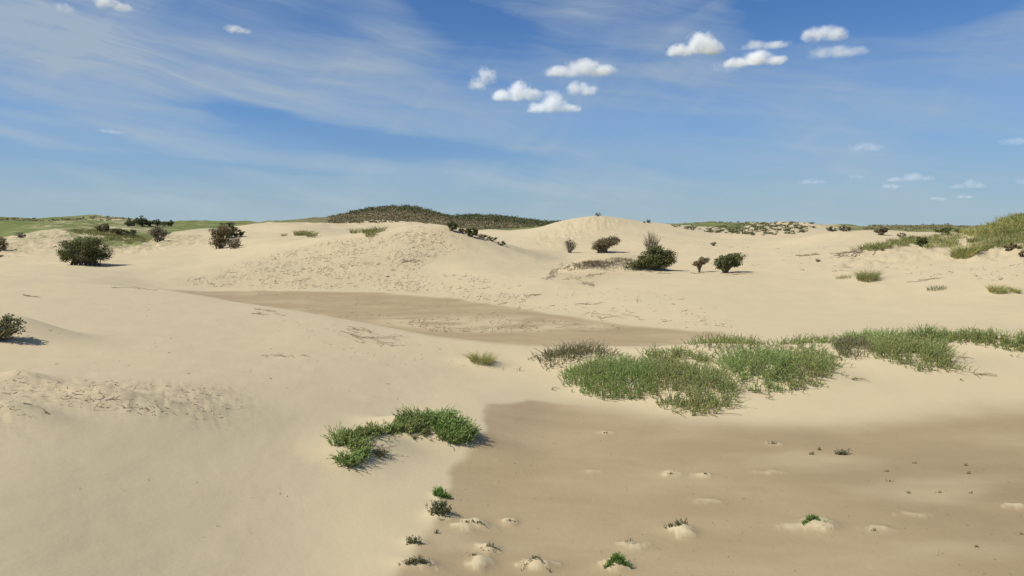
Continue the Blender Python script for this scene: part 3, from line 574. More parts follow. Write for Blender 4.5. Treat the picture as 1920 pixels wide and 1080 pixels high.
def sprouts(label, px, py, n, h, rx, mt, flat=.4, arc=0.0, group='small willow seedlings on the damp flat'):
    """a tuft of seedlings: leafy shoots in a short row"""
    p = hit(px, py); root = empty('seedling', p, label, 'seedling', group); k = n
    xs = np.clip(rng.normal(0, .5, k), -1.1, 1.1); X = np.stack([xs * rx, rng.normal(0, .25, k) * rx * flat - arc * rx * xs * xs + arc * rx * .4, 0 * xs], 1)
    X[:, 2] = height(X[:, 0] + p[0], X[:, 1] + p[1]) - p[2] - .005
    H = h * rng.uniform(.4, 1.15, k); o2 = rng.normal(0, .35, (k, 2)) + [.15, 0]; s = np.linspace(0, 1, 4)
    Pn = np.concatenate([X[:, None, :2] + o2[:, None] * (H[:, None] * s)[..., None], (X[:, 2:3] + H[:, None] * s)[..., None]], 2)
    a = MB(); a.tubes(Pn, np.tile(np.linspace(.003, .0015, 4), (k, 1)), 3); tag(a.build('stems', M_STEM, root), kind='stuff')
    per = 12; f = rng.uniform(.1, 2.99, (k, per)); k0 = f.astype(int); fr = (f - k0)[..., None]; r = np.arange(k)[:, None]
    C = (Pn[r, k0] * (1 - fr) + Pn[r, k0 + 1] * fr).reshape(-1, 3); D = unit(rdir(len(C)) + [0, 0, .7]); S = unit(np.cross(D, rdir(len(C))))
    b = MB(); L = h * .34 * rng.uniform(.6, 1.2, len(C)); L = np.clip(L, .012, .045); b.leaves(C, D, S, L, L * .4); tag(b.build('foliage', mt, root), kind='stuff'); return root
sprouts('bright green cushion at the edge of dry and damp sand, above a paler shrublet', 824, 926, 130, .09, .085, M_SPROUT, 1.0)
sprouts('short dark green arm of leaves drooping right from the bright green cushion', 838, 934, 40, .07, .04, M_SPROUT, .8)
sprouts('pale grey-green shrublet just below the bright green cushion', 822, 958, 120, .12, .14, M_SPROUT_D, 1.6)
sprouts('brownish sprig standing between the pale shrublet and the bottom edge, left of the sand mounds', 773, 1018, 26, .09, .11, M_SPROUT_D, .5)
sprouts('wide low row of brown sprigs nearest the bottom edge, left of the sand mounds', 776, 1055, 60, .07, .19, M_SPROUT_D, .4)
sprouts('tiny single sprig right above the brownish sprig', 818, 1000, 8, .055, .03, M_SPROUT_D)
sprouts('row of tiny stubs on the widest pale sand mound of the damp flat', 890, 980, 40, .035, .20, M_SPROUT_D, .3, .3)
sprouts('few stubs on the small pale mound right of the widest one', 955, 976, 8, .03, .08, M_SPROUT_D, .3)
sprouts('stubs ringing the round pale mound near the bottom edge', 918, 1024, 30, .045, .13, M_SPROUT_D, .9)
sprouts('two stubs at the left rim of the lowest left mound', 888, 1042, 12, .04, .06, M_SPROUT_D, .8)
sprouts('arch of dark stubs over the pale mound at the bottom centre', 1003, 1053, 46, .04, .17, M_SPROUT_D, .3, .8)
sprouts('arched green seedling crown on a pale sand mound at the bottom edge', 1157, 1054, 190, .07, .16, M_SPROUT, .4, .3)
sprouts('sparse dark green seedlings above a bright white sand tail', 1266, 984, 34, .07, .15, M_SPROUT_D, .3)
sprouts('bright green seedling crown with a pale sand tail to its right', 1522, 976, 140, .06, .15, M_SPROUT, .4, .5)
sprouts('tiny pair of sprigs over the pale streak between two green crowns', 1178, 1016, 8, .04, .1, M_SPROUT_D)
sprouts('dark green sprig lying slanted on the open damp flat, largest of the three there', 1577, 852, 46, .10, .13, M_SPROUT_D, .5, -.2)
sprouts('small grey sprig, upper one left of the slanted green sprig', 1537, 844, 12, .06, .05, M_SPROUT_D)
sprouts('small grey sprig, lower one left of the slanted green sprig', 1520, 852, 12, .06, .06, M_SPROUT_D)
sprouts('thin sprig beside a tiny sand tail near the upper edge of the damp flat', 1447, 832, 12, .06, .08, M_SPROUT_D)
sprouts('dark stub on the right one of two small pale mounds mid flat', 1322, 890, 9, .05, .05, M_SPROUT_D)
sprouts('faint stubs on the left one of two small pale mounds mid flat', 1256, 888, 9, .035, .08, M_SPROUT_D)
for (a, b) in [(1714, 869), (1660, 884), (1668, 903), (1810, 873), (1815, 888), (1703, 925), (1760, 924), (1832, 1026), (1638, 996), (1916, 1002), (1820, 925), (1135, 812)]:
    sprouts('tiny dull sprig alone on the brown damp flat at right', a, b, 7, .045, .05, M_SPROUT_D, group='scattered tiny sprigs on the damp flat')

# ------------------------------------------------------------------ wind-bent trees and bushes
def tree(name, label, cat, px, py, W, H, shape, leafm, n_leaf, trunks=1, leafsz=0.10, clear=.3, thick=.06, dens=1.0, group=None, loc=None, twigs=3, yd=.8, skew=0.0, tr=0.0):
    """W, H in photo pixels; shape: list of blobs (x, z, rx, rz) in units of half width / height"""
    p = hit(px, py) if loc is None else loc; k = scale_at(p); w_, h_ = W * k / 2, H * k
    root = empty(name, p, label, cat, group); nc = max(10, int(26 * dens)); CL = []
    tot = sum(b[2] * b[3] for b in shape)
    for b in shape:
        m = max(2, int(round(nc * b[2] * b[3] / tot))); u = unit(rng.normal(size=(m, 3))) * (rng.uniform(.25, 1, (m, 1)) ** .45)
        CL.append(np.stack([(b[0] + u[:, 0] * b[2]) * w_, u[:, 1] * b[2] * w_ * yd, np.maximum((b[1] + u[:, 2] * b[3]) * h_, clear * h_ * .5)], 1))
    CL = np.concatenate(CL); n = len(CL); CL[:, 2] = np.maximum(CL[:, 2] + .16 * skew * h_ * (CL[:, 0] / w_ - .2), .1 * h_); base = np.zeros((n, 3)); base[:, 0] = (rng.integers(0, trunks, n) - (trunks - 1) / 2) * w_ * .22 + tr * w_
    s = np.linspace(0, 1, 7)[None, :, None]; fk = np.array([0, 0, 1.]) * (clear * h_); mid = base + fk + (CL - base) * [.25, .25, 0]
    Pn = (1 - s) ** 2 * base[:, None] + 2 * s * (1 - s) * mid[:, None] + s * s * CL[:, None]; Pn[:, 1:-1] += rng.normal(0, .018 * h_, (n, 5, 3))
    Pn[:, 0, 2] -= .15
    t = MB(); r0 = thick * (.5 + .6 * rng.uniform(0, 1, (n, 1))); t.tubes(Pn, r0 * np.linspace(1, .16, 7)[None], 5)
    K = n * twigs; src = np.repeat(CL, twigs, 0); q0 = np.repeat(Pn[:, 4], twigs, 0); e = src + rdir(K, -.3) * (.16 * h_ * rng.uniform(.5, 1.3, (K, 1))) + [skew * w_ * .12, 0, 0]
    s5 = np.linspace(0, 1, 5)[None, :, None]; Q = q0[:, None] * (1 - s5) + e[:, None] * s5 + rng.normal(0, .012 * h_, (K, 5, 3)); t.tubes(Q, np.tile(np.linspace(.018, .006, 5), (K, 1)), 3)
    t.build('trunk', M_BARK, root)
    if n_leaf:
        cen = np.concatenate([CL, e]); per = max(1, n_leaf // len(cen)); sz = .16 * h_ ** .6 * w_ ** .4
        keep = rng.uniform(.35, 1.6, len(cen)); idx = np.repeat(np.arange(len(cen)), (per * keep).astype(int)); N = len(idx)
        C = cen[idx] + rdir(N) * (sz * rng.uniform(0, 1, (N, 1)) ** .5) * [1.2, 1, .62] + np.array([skew * .06 * w_, 0, 0])
        C[:, 2] = np.maximum(C[:, 2], .04 * h_)
        D = unit(rdir(N) + [.5 * (skew > 0), 0, .25]); S = unit(np.cross(D, rdir(N))); L = min(leafsz, .16 * h_) * rng.uniform(.6, 1.3, N)
        lf = MB(); lf.leaves(C, D, S, L, L * .7); tag(lf.build('crown', leafm, root), kind='stuff')
    return root
RND = [(0, .52, .95, .44), (-.4, .35, .5, .3), (.4, .38, .5, .3)]
DOME = [(0, .5, .98, .46), (-.55, .3, .42, .24), (.55, .32, .42, .24), (0, .62, .75, .34)]
tree('round_bush', 'dome-shaped dark bush with many stems, alone on the sand and casting a long shadow', 'bush', 160, 497, 86, 50, DOME, M_TREE, 13000, trunks=7, leafsz=.12, clear=.26, thick=.045, dens=4.0)
WSW = [(.05, .62, .9, .28), (-.5, .5, .45, .24), (.55, .58, .42, .3)]
tree('windswept_tree', 'wind-shaped brown-green tree with its crown swept right, standing on the slope behind the mound', 'tree', 1130, 474, 52, 30, WSW, M_TREE_B, 4600, trunks=4, leafsz=.14, clear=.3, thick=.06, dens=2.6, skew=1)
tree('windswept_tree', 'dark round-headed tree on a short trunk, larger of the pair right of the mound', 'tree', 1360, 512, 52, 36, [(.05, .64, .95, .28), (-.4, .54, .5, .2), (.5, .52, .45, .3)], M_TREE, 7000, trunks=2, leafsz=.12, clear=.3, thick=.065, dens=3.0, skew=1)
tree('windswept_tree', 'small thin umbrella-headed tree on a bare stem, beside the larger dark tree', 'tree', 1311, 511, 28, 26, [(.12, .74, .95, .22)], M_TREE_B, 1500, trunks=1, leafsz=.10, clear=.55, thick=.05, dens=.7, skew=1)
tree('windswept_tree', 'wedge-shaped green tree hugging the right end of the mound and rising to the right', 'tree', 1213, 504, 90, 42, [(-.68, .2, .4, .14), (-.3, .36, .42, .25), (.12, .5, .45, .38), (.5, .42, .42, .36), (.28, .88, .26, .13), (.6, .12, .35, .14)], M_TREE, 14000, trunks=3, leafsz=.11, clear=.05, thick=.05, dens=4.0, skew=1, tr=.1)
tree('bare_tree', 'mostly bare grey vase-shaped tree rising behind the wedge-shaped green one', 'tree', 1220, 474, 38, 40, [(0, .75, 1.0, .28), (-.5, .5, .5, .25), (.5, .55, .5, .25)], M_TREE_G, 500, trunks=1, leafsz=.08, clear=.08, thick=.04, dens=1.5, twigs=4)
tree('thin_bush', 'see-through grey-brown bush on the dune slope, leftmost of the trees round the mound', 'bush', 1068, 474, 26, 26, [(0, .6, .8, .35), (.2, .35, .7, .3), (-.3, .75, .4, .2)], M_TREE_G, 700, trunks=3, leafsz=.13, clear=.1, thick=.03, dens=1.1, twigs=3)
tree('bush', 'dark rounded bush peeping above the skyline, upper one of the left-of-centre cluster', 'bush', 430, 446, 34, 29, RND, M_TREE, 3600, trunks=3, leafsz=.2, thick=.08, dens=1.2)
tree('bush', 'grey-brown bush with many stems, tall left one of the cluster left of centre', 'bush', 412, 466, 38, 42, [(0, .45, .9, .44), (.2, .7, .7, .26)], M_TREE_B, 3600, trunks=4, leafsz=.17, clear=.15, thick=.05, dens=1.4)
tree('thin_bush', 'low leafless pinkish-grey bush at the right foot of the cluster left of centre', 'bush', 440, 466, 34, 20, [(0, .5, .9, .4)], M_TREE_G, 900, trunks=5, leafsz=.14, clear=.1, thick=.03, dens=1.3, twigs=4)
tree('bush', 'small dark bush on the right shoulder of the left-of-centre bush cluster', 'bush', 452, 444, 14, 12, RND, M_TREE, 500, trunks=2, leafsz=.2, dens=.6)
tree('thin_bush', 'greyish open bush on bare sand midway between the dome bush and the cluster', 'bush', 299, 451, 38, 28, [(0, .5, .85, .4), (-.4, .4, .4, .3)], M_TREE_G, 2000, trunks=5, leafsz=.18, clear=.12, thick=.05, dens=1.4)
tree('bush', 'dark brown round bush on the grassy bank above the dome-shaped bush', 'bush', 193, 436, 26, 18, RND, M_TREE_B, 1800, trunks=3, leafsz=.2, dens=1.0)
tree('bush', 'long low dark bush trailing right down the grassy bank from the brown round bush', 'bush', 232, 443, 50, 13, [(0, .5, .95, .4), (-.6, .6, .4, .4)], M_TREE, 2200, trunks=6, leafsz=.2, dens=1.1)
tree('bush', 'dark bush cut by the left edge of the picture, level with the dome-shaped bush', 'bush', -4, 471, 34, 26, RND, M_TREE_B, 1800, trunks=3, leafsz=.16, dens=1.0)
tree('bush', 'tiny dark tuft of leaves on the sand under the bush at the left edge', 'bush', 1, 482, 12, 6, RND, M_TREE, 250, trunks=2, leafsz=.12, dens=.5)
tree('bush', 'small dark green bush on the left sandy bank near the left edge', 'bush', 38, 445, 22, 9, [(0, .5, .9, .4)], M_TREE_G, 500, trunks=3, leafsz=.2, dens=.6)
for (a, b, W_, H_, m_, lb) in [(846, 433, 26, 17, M_TREE, 'dark bush on the right brow of the central dune, highest of the row there'),
                               (884, 444, 24, 17, M_TREE, 'dark bush second down the right brow of the central dune'),
                               (866, 436, 14, 9, M_TREE_B, 'small brown bush between the two dark ones on the brow of the central dune'),
                               (905, 447, 18, 9, M_TREE_B, 'low brownish bush third down the right brow of the central dune'),
                               (922, 452, 22, 9, M_TREE, 'low dark bush fourth down the right brow of the central dune'),
                               (940, 460, 22, 8, M_TREE_B, 'lowest, smallest dark bush at the end of the row on the central dune'),
                               (1122, 405, 12, 6, M_SCRUB_D, 'tiny bush on the very top of the tall right-hand dune'),
                               (1216, 418, 7, 7, M_SCRUB_D, 'tiny upright shrub on the skyline right of the tall dune top'),
                               (1208, 418, 5, 4, M_SCRUB_D, 'even tinier shrub just left of the upright one on the skyline'),
                               (1338, 461, 12, 7, M_TREE_B, 'small low brown bush alone on the sand above the pair of trees'),
                               (1534, 491, 11, 6, M_TREE_B, 'small brown tuft-like bush on the sand below a fallen branch'),
                               (1560, 434, 20, 9, M_SCRUB_D, 'dark bush left of two on the sandy rise in the right distance'),
                               (1585, 434, 26, 10, M_TREE_G, 'grey-dark bush right of two on the sandy rise in the right distance'),
                               (1652, 441, 24, 18, M_TREE_G, 'greyish taller bush at the right end of the sandy rise'),
                               (1690, 445, 20, 8, M_SCRUB, 'olive bush on the sand between the rise and the marram slope'),
                               (1727, 462, 20, 20, M_TREE, 'dark green bush at the right end of the strip of pale reeds'),
                               (1655, 470, 10, 6, M_TREE_B, 'small dry bush just below the strip of pale reeds'),
                               (1770, 440, 38, 14, M_TREE, 'dark green bush on the slope left of the tall marram dune'),
                               (1800, 437, 20, 10, M_TREE, 'dark bush at the foot of the tall marram dune'),
                               (1848, 440, 20, 9, M_TREE_B, 'brown bush half way up the tall marram dune'),
                               (1895, 470, 34, 14, M_TREE_B, 'reddish-brown bush on the eroded face of the marram dune'),
                               (1915, 482, 12, 12, M_TREE_B, 'brown bush cut by the right edge of the picture')]:
    p_ = hit(a, b); tree('bush', lb, 'bush', a, b, W_, H_, RND, m_, int(25 * W_ * H_ ** .5) // 2 + 150, trunks=3, leafsz=.16 if p_[1] < 100 else .24, dens=.55, thick=.05, clear=.15)
tree('windswept_bush', 'dark wind-combed bush on a hummock, cut by the left edge of the picture', 'bush', -8, 636, 88, 46, [(-.3, .3, .6, .28), (.3, .7, .6, .10), (.6, .42, .45, .08), (.5, .2, .45, .08)], M_WILLOW_P, 1900, trunks=5, leafsz=.06, dens=1.8, thick=.014, clear=.1, skew=1)

# line of dark bushes on the left skyline: one by one
for (a, W_, H_, lb) in [(240, 18, 10, 'low first bush at the left end of the row on the left skyline'), (250, 28, 17, 'broad second bush of the row on the left skyline'), (266, 26, 18, 'tallest bush of the row on the left skyline, third from its left end'), (281, 24, 15, 'rounded middle bush of the row on the left skyline'), (296, 22, 12, 'fifth bush of the row on the left skyline, lower than the middle one'), (308, 18, 10, 'low bush last but one of the row on the left skyline'), (320, 12, 11, 'small pointed bush at the right end of the row on the left skyline')]:
    tree('skyline_bush', lb, 'bush', a, 424, W_, H_, RND, M_SCRUB_D, 650, trunks=2, leafsz=.32, dens=.7, group='row of bushes on the left skyline')

# ------------------------------------------------------------------ grass and scrub of the distance
def scatter_px(poly, n, full=True):
    poly = np.array(poly, float); lo, hi = poly.min(0), poly.max(0); PZONES['_s'] = poly; o = []
    while len(o) < n:
        p = rng.uniform(lo, hi, (n * 2, 2)); o += list(p[zone_val('_s', p[:, 0], p[:, 1], .01) > .5])
    o = np.array(o[:n]); return hits(o[:, 0], o[:, 1], full)
def scatter_world(n, r0, r1, px0, px1, dens=None):
    o = []
    while len(o) < n:
        d_ = np.sqrt(rng.uniform(r0 ** 2, r1 ** 2, n * 2)); a_ = rng.uniform(math.atan((px0 - 960) / F), math.atan((px1 - 960) / F), n * 2)
        X = np.stack([np.sin(a_) * d_, np.cos(a_) * d_], 1)
        if dens is not None: X = X[rng.uniform(0, 1, len(X)) < dens(X[:, 0], X[:, 1])]
        o += list(X)
    o = np.array(o[:n]); return np.c_[o, height(o[:, 0], o[:, 1])]
def clumps(name, mt, P, size, k, leafsz, flat=.6, label=None, kind='stuff'):
    n = len(P); S_ = size * rng.uniform(.4, 1.4, n) ; u = rdir(n * k, -.1) * rng.uniform(.3, 1, (n * k, 1)) ** .6; u[:, 2] = np.abs(u[:, 2]) * flat
    C = np.repeat(P, k, 0) + u * np.repeat(S_, k)[:, None]; D = unit(rdir(n * k) + [0.2, 0, .3]); S = unit(np.cross(D, rdir(n * k))); L = leafsz * rng.uniform(.6, 1.3, n * k)
    b = MB(); b.leaves(C, D, S, L, L * .75); o = b.build(name, mt); tag(o, label, 'vegetation' if label else None, None, kind); return o
clumps('hill_scrub', M_SCRUB, scatter_world(2300, 174, 226, 618, 1000), .75, 16, .30, .6, 'brown-green scrub covering the tall central hill')
clumps('hill_scrub', M_SCRUB_D, scatter_world(420, 204, 226, 660, 1040), 1.0, 30, .34, .8, 'dark bushes mingled with the scrub near the top of the central hill')
clumps('far_scrub', M_SCRUB_D, scatter_world(1500, 226, 325, 825, 1060), 1.2, 20, .42, .85, 'dark scrub on the lower hill right of the tall central one')
clumps('left_scrub', M_SCRUB, scatter_world(130, 205, 228, -60, 250), .6, 18, .3, .5, 'low scrub dotting the green hill on the left skyline')
clumps('right_scrub', M_SCRUB_D, scatter_world(70, 200, 330, 1230, 1420), .6, 14, .35, .5, 'low dark scrub on the flat green ridge right of the tall dune')
clumps('right_scrub', M_SCRUB, scatter_world(420, 120, 330, 1620, 1900), .7, 16, .32, .55, 'scrub over the green plain in the right distance')
def grass_stuff(name, mt, P, n, h, rad, wid, label):
    b = MB()
    for p in P: tuft_mesh(n, h * rng.uniform(.6, 1.3), rad, wid, .6, (.15, 0), mt, None, 1.0, b, p)
    o = b.build(name, mt); tag(o, label, 'grass', None, 'stuff'); return o
grass_stuff('marram_grass', M_MARRAM_G, scatter_px([(1795, 440), (1830, 428), (1880, 412), (1940, 402), (1990, 400), (1990, 440), (1900, 440), (1850, 445)], 330), 46, .75, .5, .035, 'tall green marram grass waving on top of the right-hand dune')
grass_stuff('marram_grass', M_MARRAM, scatter_px([(1815, 455), (1860, 440), (1990, 435), (1990, 470), (1880, 465), (1830, 470)], 150), 40, .6, .45, .03, 'thin yellowish marram on the face of the right-hand dune')
grass_stuff('marram_grass', M_MARRAM, scatter_px([(1600, 468), (1660, 458), (1710, 450), (1712, 458), (1650, 468), (1610, 472)], 55), 34, .6, .45, .03, 'strip of pale reed-like grass at the foot of the sandy rise')
grass_stuff('marram_grass', M_MARRAM, scatter_px([(120, 433), (200, 432), (290, 452), (240, 457), (160, 440)], 150), 30, .5, .6, .05, 'pale green grass on the sandy bank behind the dome-shaped bush')
grass_stuff('marram_grass', M_MARRAM, scatter_px([(1690, 448), (1800, 440), (1800, 462), (1730, 468)], 70), 34, .5, .45, .035, 'mixed marram on the hummocks between the plain and the right-hand dune')

# marram tufts one could count: built once, copied
def copies(name, meshes, mt_parts, P, label, cat, group, s0=.6, s1=1.3, yaw=True):
    for n_, p in enumerate(P):
        o = bpy.data.objects.new(name, meshes[n_ % len(meshes)]); COL.objects.link(o); o.location = p
        s = random.uniform(s0, s1); o.scale = (s, s, s); o.rotation_euler = (0, 0, random.uniform(-.5, .5)); tag(o, label, cat, group)
tm = [tuft_mesh(44, .5, .34, .05, .8, (.1, 0), M_SCRUB_D, None) for _ in range(5)]
copies('marram_tuft', tm, None, scatter_px([(1250, 421), (1310, 427), (1400, 419), (1440, 416), (1520, 418), (1535, 428), (1500, 438), (1420, 442), (1340, 437), (1270, 428)], 260), 'dark tuft dotting the pale sandy slope in the right distance', 'grass tuft', 'tufts dotting the pale slope in the right distance', .45, 1.0)
tm2 = [tuft_mesh(60, .6, .4, .035, .7, (.1, 0), M_MARRAM, None) for _ in range(4)]
for (lab, cen, W_, n_) in [('dusty green tuft of the row on the sand brow left of the central dune', (570, 441), 26, 14), ('small tuft of the low row on the left shoulder of the central dune', (692, 437), 30, 12)]:
    P_ = hits(rng.normal(cen[0], W_ / 2.2, n_), rng.normal(cen[1], 2.0, n_)); copies('marram_tuft', tm2, None, P_, lab, 'grass tuft', lab.replace('tuft of the', 'tufts in the').replace('small tufts', 'small tufts'), .8, 1.6)
tuft('marram_tuft', 'rounded bright green marram clump low on the right-hand dune', 'grass tuft', 1810, 476, 650, .75, .85, M_MARRAM_G, wid=.03, droop=.6)
tuft('marram_tuft', 'small dry clump at the left foot of the rounded bright green one', 'grass tuft', 1792, 480, 130, .4, .35, M_SPROUT_D, wid=.025, droop=.6)
for a_, b_, lb in [(1838, 470, 'dry tuft just right of the rounded bright green clump'), (1700, 451, 'tall green tuft at the right end of the pale reed strip'), (1858, 462, 'yellow tuft in the middle of the eroded marram dune face')]:
    tuft('marram_tuft', lb, 'grass tuft', a_, b_, 260, .6, .5, M_MARRAM, wid=.03, droop=.6)

# ------------------------------------------------------------------ dry twigs, roots and litter
def twig_lines(n, L, br=2, rad=.012, rough=.22):
    """crooked branched sticks lying flat: returns list of (points, radii)"""
    out = []
    for _ in range(n):
        l = L * random.uniform(.5, 1.3); m = 7; a = random.uniform(-.5, .5); P = [np.zeros(3)]
        for k in range(m - 1):
            a += random.gauss(0, rough * 1.6); P.append(P[-1] + np.array((math.cos(a), math.sin(a), random.gauss(0.0, .18))) * l / m)
        P = np.array(P); P[:, 2] = np.clip(P[:, 2] - P[:, 2].mean() + .01, -.03, .16 * L + .03); out.append((P - P.mean(0) * [1, 1, 0], np.linspace(rad, rad * .4, m)))
        for b in range(br):
            k = random.randrange(1, m - 1); a2 = a + random.choice((-1, 1)) * random.uniform(.4, 1.1); ll = l * random.uniform(.15, .45); s = np.linspace(0, 1, m)[:, None]
            st = out[-1 - b][0][k]; Q = st + s * ll * np.array((math.cos(a2), math.sin(a2), random.uniform(-.05, .4))) + np.cumsum(np.random.normal(0, .012 * l, (m, 3)), 0) * s
            out.append((Q, np.linspace(rad * .6, rad * .25, m)))
    return out
def twig_mesh(L, br, rad):
    tl = twig_lines(1, L, br, rad); b = MB(); b.tubes(np.array([t_[0] for t_ in tl]), np.array([t_[1] for t_ in tl]), 4); return b.mesh('twig', M_TWIG, True)
def lay(o, p, yaw, s=1.0):
    n = normal_at(p[0], p[1]); q = Vector((0, 0, 1)).rotation_difference(n); o.rotation_euler = (q.to_matrix() @ Matrix.Rotation(yaw, 3, 'Z')).to_euler(); o.location = p; o.scale = (s, s, s)
TW = [twig_mesh(.8, random.choice((1, 2, 3)), .016) for _ in range(14)]
def twigs(P, label, group, s0=.4, s1=1.4, meshes=TW):
    for k, p in enumerate(P):
        o = bpy.data.objects.new('twig', meshes[k % len(meshes)]); COL.objects.link(o); lay(o, p, random.gauss(0.25, .7), random.uniform(s0, s1)); tag(o, label, 'twig', group)
F1 = [(330, 536), (470, 486), (600, 458), (700, 442), (790, 426), (860, 438), (880, 462), (790, 500), (900, 520), (1000, 555), (980, 580), (860, 556), (700, 542), (450, 541)]
twigs(scatter_px(F1, 150), 'small dry twig lying on the wide face of the central dune', 'twigs strewn over the central dune face', .3, 1.1)
twigs(scatter_px([(840, 540), (1060, 520), (1120, 560), (1300, 560), (1420, 610), (1300, 615), (1100, 600), (960, 575)], 45), 'small dry twig on the pale sand below the bushy mound', 'twigs below the mound', .25, .9)
twigs(scatter_px([(1290, 455), (1560, 470), (1900, 495), (1900, 530), (1600, 510), (1330, 500)], 40), 'small dry twig on the pale slope in the right half', 'twigs on the right slope', .35, 1.2)
twigs(scatter_px([(650, 590), (1150, 612), (1150, 622), (820, 622)], 30), 'small dry twig on the pale strip across the middle flat', 'twigs on the middle flat', .2, .55)
TWN = [twig_mesh(.32, random.choice((0, 1, 2)), .006) for _ in range(10)]
twigs(scatter_px([(0, 705), (120, 715), (300, 718), (440, 728), (470, 760), (400, 785), (250, 772), (120, 758), (0, 800)], 34), 'short root end sticking out of the rough sand at left', 'root ends in the rough sand at left', .2, .7, TWN)
def stuff_twigs(name, polys, label, L, rad, thin=1 / 3.5):
    b = MB()
    for poly, n in polys:
        P_ = scatter_px(poly, n * 2); q_ = fbm(P_[:, 0], P_[:, 1], 3, thin) + rng.normal(0, .12, len(P_)); P_ = P_[np.argsort(-q_)[:n]]; tl = twig_lines(n, L, 0, rad, .3); A = []; Rr = []
        for p, (q, r) in zip(P_, tl):
            c, s = math.cos(random.gauss(.3, .8)), 0; th = random.gauss(.25, .8); c, s = math.cos(th), math.sin(th); k = random.uniform(.35, 1.5)
            x_ = (q[:, 0] * c - q[:, 1] * s) * k + p[0]; y_ = (q[:, 0] * s + q[:, 1] * c) * k + p[1]; up = random.choice((0, 0, 0, .4, 1.2)); A.append(np.stack([x_, y_, q[:, 2] * .6 + up * k * (q[:, 0] - q[0, 0])], 1)); Rr.append(r * k)
        A = np.array(A); A[..., 2] += height(A[..., 0], A[..., 1]); b.tubes(A, np.array(Rr), 3)
    o = b.build(name, M_TWIG, smooth=True); tag(o, label, 'litter', None, 'stuff')
stuff_twigs('plant_litter', [(F1, 1500), ([(560, 462), (700, 442), (790, 424), (860, 440), (820, 480), (720, 505), (600, 515), (520, 500)], 700), ([(90, 436), (250, 452), (400, 455), (240, 475), (0, 485), (0, 446)], 160), ([(1010, 440), (1120, 406), (1180, 418), (1100, 450), (1060, 475), (1000, 462)], 110)], 'countless tiny dry stems strewn over the dune faces', .26, .017)
stuff_twigs('plant_litter', [([(700, 590), (1150, 610), (1180, 622), (820, 624)], 260), ([(860, 545), (1060, 520), (1300, 560), (1450, 610), (1300, 618), (1100, 602), (960, 580)], 150),
                             ([(1290, 455), (1560, 440), (1920, 490), (1920, 530), (1600, 510), (1330, 500)], 330), ([(480, 550), (700, 552), (900, 575), (1000, 600), (800, 620), (640, 596)], 120)], 'countless tiny dry stems over the middle flat and right slope', .2, .010)
stuff_twigs('plant_litter', [([(0, 700), (120, 712), (300, 716), (440, 728), (470, 760), (400, 790), (250, 775), (120, 762), (60, 790), (0, 810)], 240), ([(440, 580), (640, 610), (900, 660), (880, 690), (640, 660), (460, 600)], 90),
                             ([(0, 600), (400, 560), (900, 680), (860, 760), (500, 740), (100, 690)], 60)], 'tiny stems and root bits on the near sand', .085, .0055, 1 / .8)
stuff_twigs('plant_litter', [([(860, 890), (940, 800), (1100, 780), (1500, 815), (1920, 790), (1920, 1080), (860, 1080)], 260), ([(20, 830), (500, 800), (600, 1000), (100, 1060)], 22)], 'tiny crumbs of plant matter blown over the damp flat', .045, .0028, 1 / 1.5)
# named branches
def branch(label, px, py, W_, n, L, rad, br=2, yaw=0.0, cat='branch', meshname='branch', ys=.5):
    p = hit(px, py); root = empty('fallen_branch', p, label, cat)
    k = scale_at(p); A = []; Rr = []
    for (q, r) in twig_lines(n, L, br, rad, .2):
        A.append(q); Rr.append(r)
    off = np.repeat(np.stack([rng.uniform(-.5, .5, n) * W_ * k, rng.uniform(-.5, .5, n) * W_ * k * ys, 0 * rng.uniform(size=n)], 1), br + 1, 0)
    A = np.array(A); c, s = math.cos(yaw), math.sin(yaw); A = np.stack([A[..., 0] * c - A[..., 1] * s, A[..., 0] * s + A[..., 1] * c, np.maximum(A[..., 2], 0)], -1) + off[:, None]
    A[..., 2] += height(A[..., 0] + p[0], A[..., 1] + p[1]) - p[2] + rad * .5
    Rr = np.array(Rr)
    for q_ in range(n):
        sl_ = slice(q_ * (br + 1), (q_ + 1) * (br + 1)); b = MB(); b.tubes(A[sl_], Rr[sl_], 4); tag(b.build('stick', M_TWIG, root, smooth=True), kind='stuff' if br and n > 12 else None)
    return root
branch('tangle of bare grey branches on the crest of the near dune, above its middle', 690, 634, 110, 18, .85, .009, 3, -.3, ys=1.4)
branch('line of dead roots along the crest of the near dune, left of the bare tangle', 500, 585, 110, 10, .6, .010, 1, -.3, ys=.8)
branch('thin dead stems at the left tip of the near dune crest, by the damp flat', 255, 541, 60, 4, .8, .012, 1, -.1, ys=.3)
branch('loose heap of thin crooked twigs on the smooth near sand, left of centre', 555, 668, 70, 6, .45, .006, 2, .2, ys=.6)
branch('small bent twig standing like a tent left of the loose heap of twigs', 498, 668, 14, 2, .35, .006, 1, .5, ys=.6)
branch('short dark root across a little ridge in the rough sand at left', 205, 746, 36, 3, .28, .007, 1, -.25, ys=.3)
branch('slanting root sticking out of the dune near the left edge', 60, 556, 26, 2, .9, .018, 1, -.4, ys=.2)
branch('dry bits in a row at far left of the near sand', 130, 745, 60, 4, .25, .006, 1, -.1, ys=.6)
branch('long faint root on the pale strip beyond the damp middle flat', 1170, 594, 80, 3, 2.2, .014, 1, 0, ys=.2)
branch('forked curved twig on the sand below the right end of the mound', 1120, 570, 34, 2, 1.6, .018, 2, -.3, ys=.4)
branch('dark bundle of sticks on the sand left of the mound foot', 1000, 553, 30, 5, .7, .02, 1, .3, ys=.5)
branch('crooked dark branch with broken forks on the right-hand slope', 1522, 478, 30, 4, 2.0, .04, 3, -.3, ys=.4)
branch('matted roots laid bare along the edge of the right-hand rise', 1600, 474, 60, 18, 2.4, .035, 2, .35, ys=.8)
